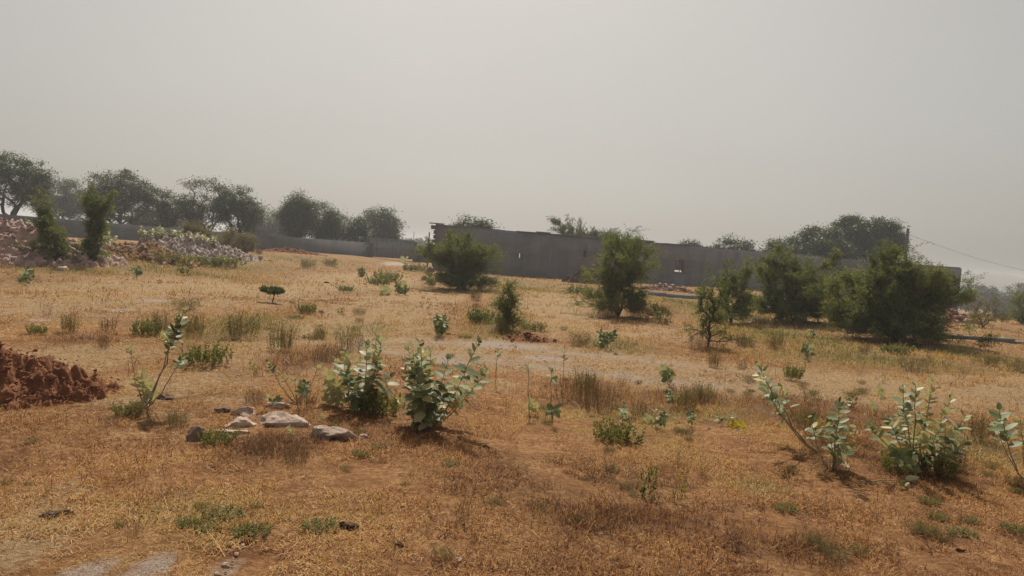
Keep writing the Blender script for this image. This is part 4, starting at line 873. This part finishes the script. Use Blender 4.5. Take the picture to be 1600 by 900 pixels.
for k, nm, grp, n_, (a0, a1) in SC:
    pts = []
    while len(pts) < n_:
        if pts and R.random() < .45: q = pts[R.randint(len(pts))]; px, py = q[0] + R.normal() * 45, q[1] + R.normal() * 14
        else: py = 425 + 460 * R.random() ** 1.2; px = R.uniform(0, 1600)
        if py < 470 + (px > 1150) * 80 or py > 892 or not 4 < px < 1596 or (px < 200 and 530 < py < 650): continue
        if abs(px - 1154) + abs(py - 676) < 60: continue
        pts.append((px, py))
    near = {}
    for px, py in pts:
        i = min(range(len(LMK)), key=lambda i_: math.hypot(px - LMK[i_][0], 1.6 * (py - LMK[i_][1]))); dx, dy = px - LMK[i][0], 1.6 * (py - LMK[i][1])
        sec = ('right of' if dx > 0 else 'left of') if abs(dx) > abs(dy) else ('in front of' if dy > 0 else 'behind'); near.setdefault((i, sec), []).append((math.hypot(dx, dy), px, py))
    for (i, sec), L_ in near.items():
        L_.sort()
        for q, (_, px, py) in enumerate(L_):
            lab = (nm + ', ' + NTH[min(q, 9)] + 'nearest ' + sec + ' ' + LMK[i][2])
            sc = .35 + .9 * (py - 400) / 500; up_ = (1, 1.6) if k in 'rt' else (1.6, 3.2)
            put(P[k], lab, px, py, R.uniform(a0, a1) * sc, R.uniform(0, 6.28), R.uniform(*up_), grp, h0=H0[k])

# ------------------------------------------------------------------ dry grass carpet (uncountable)
def grass():
    R = np.random.RandomState(9)
    def ring(name, ntuft, r0_, r1_, pw, blades, L, w, mats_seed, amax=47):
        r = r0_ + (r1_ - r0_) * R.random(ntuft) ** pw; a_ = np.radians(R.uniform(-amax, amax, ntuft)); X = r * np.sin(a_); Y = r * np.cos(a_)
        g, b, n, k = masks(X, Y)
        keep = (R.random(ntuft) > np.clip(g * 1.0 + b * .45, 0, .97)); pat = np.array([nz(x, y, .6, 4) + .5 * nz(x, y, .2, 7) for x, y in zip(X, Y)]); keep &= (R.random(ntuft) < .66 + pat * 1.3)
        X, Y, r, n, k, pat = X[keep], Y[keep], r[keep], n[keep], k[keep], pat[keep]; N = len(X)
        Z = np.array([hgt(float(x), float(y)) for x, y in zip(X, Y)])
        n2 = np.array([nz(float(x), float(y), 2.2, 11) for x, y in zip(X, Y)])
        B = blades; bx = np.repeat(X, B); by = np.repeat(Y, B); bz = np.repeat(Z, B); M_ = N * B
        C = np.stack([bx + R.normal(size=M_) * L * .45, by + R.normal(size=M_) * L * .45, bz - .004], -1)
        az = R.uniform(0, 6.283, M_); el = np.radians(np.abs(R.normal(22, 24, M_))); el = np.clip(el, .05, 1.45)
        ln = L * R.uniform(.4, 1.25, M_) * (1 + .5 * np.repeat(np.clip(k + n * .3, 0, 1), B)); sc = np.maximum(1, np.repeat(r, B) / 9.0); W = w * R.uniform(.6, 1.3, M_) * sc
        d = np.stack([np.cos(az) * np.cos(el), np.sin(az) * np.cos(el), np.sin(el)], -1); side = np.stack([-np.sin(az), np.cos(az), R.normal(0, .4, M_)], -1)
        side /= np.linalg.norm(side, axis=1)[:, None]
        p1 = C + d * (ln * .55)[:, None]; d2 = d + np.array([0, 0, -1.0]) * R.uniform(0, .9, M_)[:, None]; p2 = p1 + d2 * (ln * .45)[:, None]
        hw_ = (side * W[:, None] * .5)
        V = np.stack([C - hw_, C + hw_, p1 + hw_ * .8, p1 - hw_ * .8, p2 + hw_ * .25, p2 - hw_ * .25], 1).reshape(-1, 3)
        i0 = np.arange(M_) * 6; Fq = np.stack([np.stack([i0, i0 + 1, i0 + 2, i0 + 3], -1), np.stack([i0 + 3, i0 + 2, i0 + 4, i0 + 5], -1)], 1).reshape(-1, 4)
        tone = np.repeat(np.clip(.37 - .07 * np.clip((r - 10) / 8, 0, 1) + .05 * np.clip((r - 8) / 6, 0, 1) - .1 * np.clip((6.5 - np.abs(r - 6)) / 9, 0, 1) * (np.abs(r - 6) < 1.5) + .5 * n2 + .38 * n - .5 * k + .25 * pat, 0, 1), B); rv = np.clip(tone + R.normal(0, .22, M_), 0, 1); rv = np.where(np.repeat(n, B) > .25, rv, np.minimum(rv, .80 + .2 * (R.random(M_) < .12)))
        mb = MB(); mb.add(V, Fq, np.repeat(rv, 2)); return mb
    lab = 'short matted dry straw coloured grass covering the open ground'
    for mb, lb in ((ring('a', 56000, 2.3, 8, .95, 11, .052, .0038, 1, 50), 'short matted straw grass in the near foreground'), (ring('l', 1100, 2.6, 14, 1.0, 1, .26, .0035, 7, 48), 'scattered long pale dry stalks lying on the grass'), (ring('b', 52000, 7.5, 20, 1.05, 8, .068, .005, 2), 'thin dry straw grass over the middle of the field'), (ring('c', 26000, 18, 56, 1.1, 5, .12, .007, 3), 'sparse dry grass on the far part of the field')):
        o = mb.build('grass', M['straw'])
        tag(o, lb, 'grass', kind='stuff')
    R = np.random.RandomState(19); n_ = 60000; r = 3.2 + 30 * R.random(n_) ** 1.3; a_ = np.radians(R.uniform(-46, 46, n_)); X = r * np.sin(a_); Y = r * np.cos(a_); g, b, n, k = masks(X, Y)
    pat = np.array([nz(float(x), float(y), .9, 14) + .6 * nz(float(x), float(y), .3, 17) for x, y in zip(X, Y)])
    w_ = np.clip(1.1 * np.maximum(n, k) + pat * .9 - .14 - g, 0, 1); kp = R.random(n_) < w_; X, Y, r, k, n = X[kp], Y[kp], r[kp], k[kp], n[kp]; N = len(X); Z = np.array([hgt(float(x), float(y)) for x, y in zip(X, Y)])
    B = 4; C = np.stack([np.repeat(X, B) + R.normal(size=N * B) * .04, np.repeat(Y, B) + R.normal(size=N * B) * .04, np.repeat(Z, B)], -1); M_ = N * B
    az = R.uniform(0, 6.283, M_); el = np.radians(np.clip(R.normal(62, 18, M_), 15, 88)); ln = R.uniform(.05, .17, M_) * np.clip(np.repeat(r, B) / 9, .62, 1); W = .003 * np.maximum(1, np.repeat(r, B) / 7)
    d = np.stack([np.cos(az) * np.cos(el), np.sin(az) * np.cos(el), np.sin(el)], -1); side = np.stack([np.sin(az * 3), np.cos(az * 3), 0 * az], -1) * W[:, None] * .5
    p1 = C + d * (ln * .6)[:, None]; p2 = p1 + (d + np.array([0, 0, -.5])) * (ln * .4)[:, None]
    V = np.stack([C - side, C + side, p1 + side, p1 - side, p2 + side * .3, p2 - side * .3], 1).reshape(-1, 3); i0 = np.arange(M_) * 6
    Fq = np.stack([np.stack([i0, i0 + 1, i0 + 2, i0 + 3], -1), np.stack([i0 + 3, i0 + 2, i0 + 4, i0 + 5], -1)], 1).reshape(-1, 4)
    rv = np.repeat(np.clip(.25 + .75 * np.repeat(n * (1 - k), B) + R.normal(0, .2, M_), 0, 1), 2); mb = MB(); mb.add(V, Fq, rv)
    tag(mb.build('grass', M['straw']), 'taller wispy brown and olive grass in patches over the field', 'grass', kind='stuff')
def straw_mat():
    return leafmat('straw', [(0, (.11, .045, .02)), (.22, (.34, .15, .058)), (.45, (.54, .285, .105)), (.68, (.70, .47, .23)), (.84, (.38, .30, .11)), (1, (.14, .15, .05))], .3, .7, .2)
M['straw'] = straw_mat()
grass()
# gravel on the track: loose small stones
def gravel():
    R = np.random.RandomState(12); mb = MB(); n = 30000; r = 2.5 + 20 * R.random(n); a_ = np.radians(R.uniform(-46, 46, n)); X = r * np.sin(a_); Y = r * np.cos(a_); g, b, _, _ = masks(X, Y)
    k = R.random(n) < np.clip(g ** 1.5 * .9 + b * .04 + .012, 0, 1); X, Y, r = X[k], Y[k], r[k]; n = len(X)
    oct_ = np.array([(1,0,0),(0,1,0),(-1,0,0),(0,-1,0),(.5,.4,.6),(-.5,.5,.5),(-.4,-.5,.6),(.5,-.5,.5)], float)
    for x, y, rr in zip(X, Y, r):
        s = R.uniform(.006, .018) * max(1, rr / 9); v = oct_ * R.uniform(.6, 1.3, (8, 3)) * s; q = R.random() * 6; c_, s_ = math.cos(q), math.sin(q)
        v = np.stack([v[:, 0] * c_ - v[:, 1] * s_ + x, v[:, 0] * s_ + v[:, 1] * c_ + y, v[:, 2] * .8 + hgt(float(x), float(y))], -1)
        mb.add(v, [(0,1,5,4),(1,2,6,5),(2,3,7,6),(3,0,4,7),(4,5,6,7)], R.random())
    tag(mb.build('gravel', M['rock']), 'loose small pale stones on the track and bare patches', 'gravel', kind='stuff')
gravel()
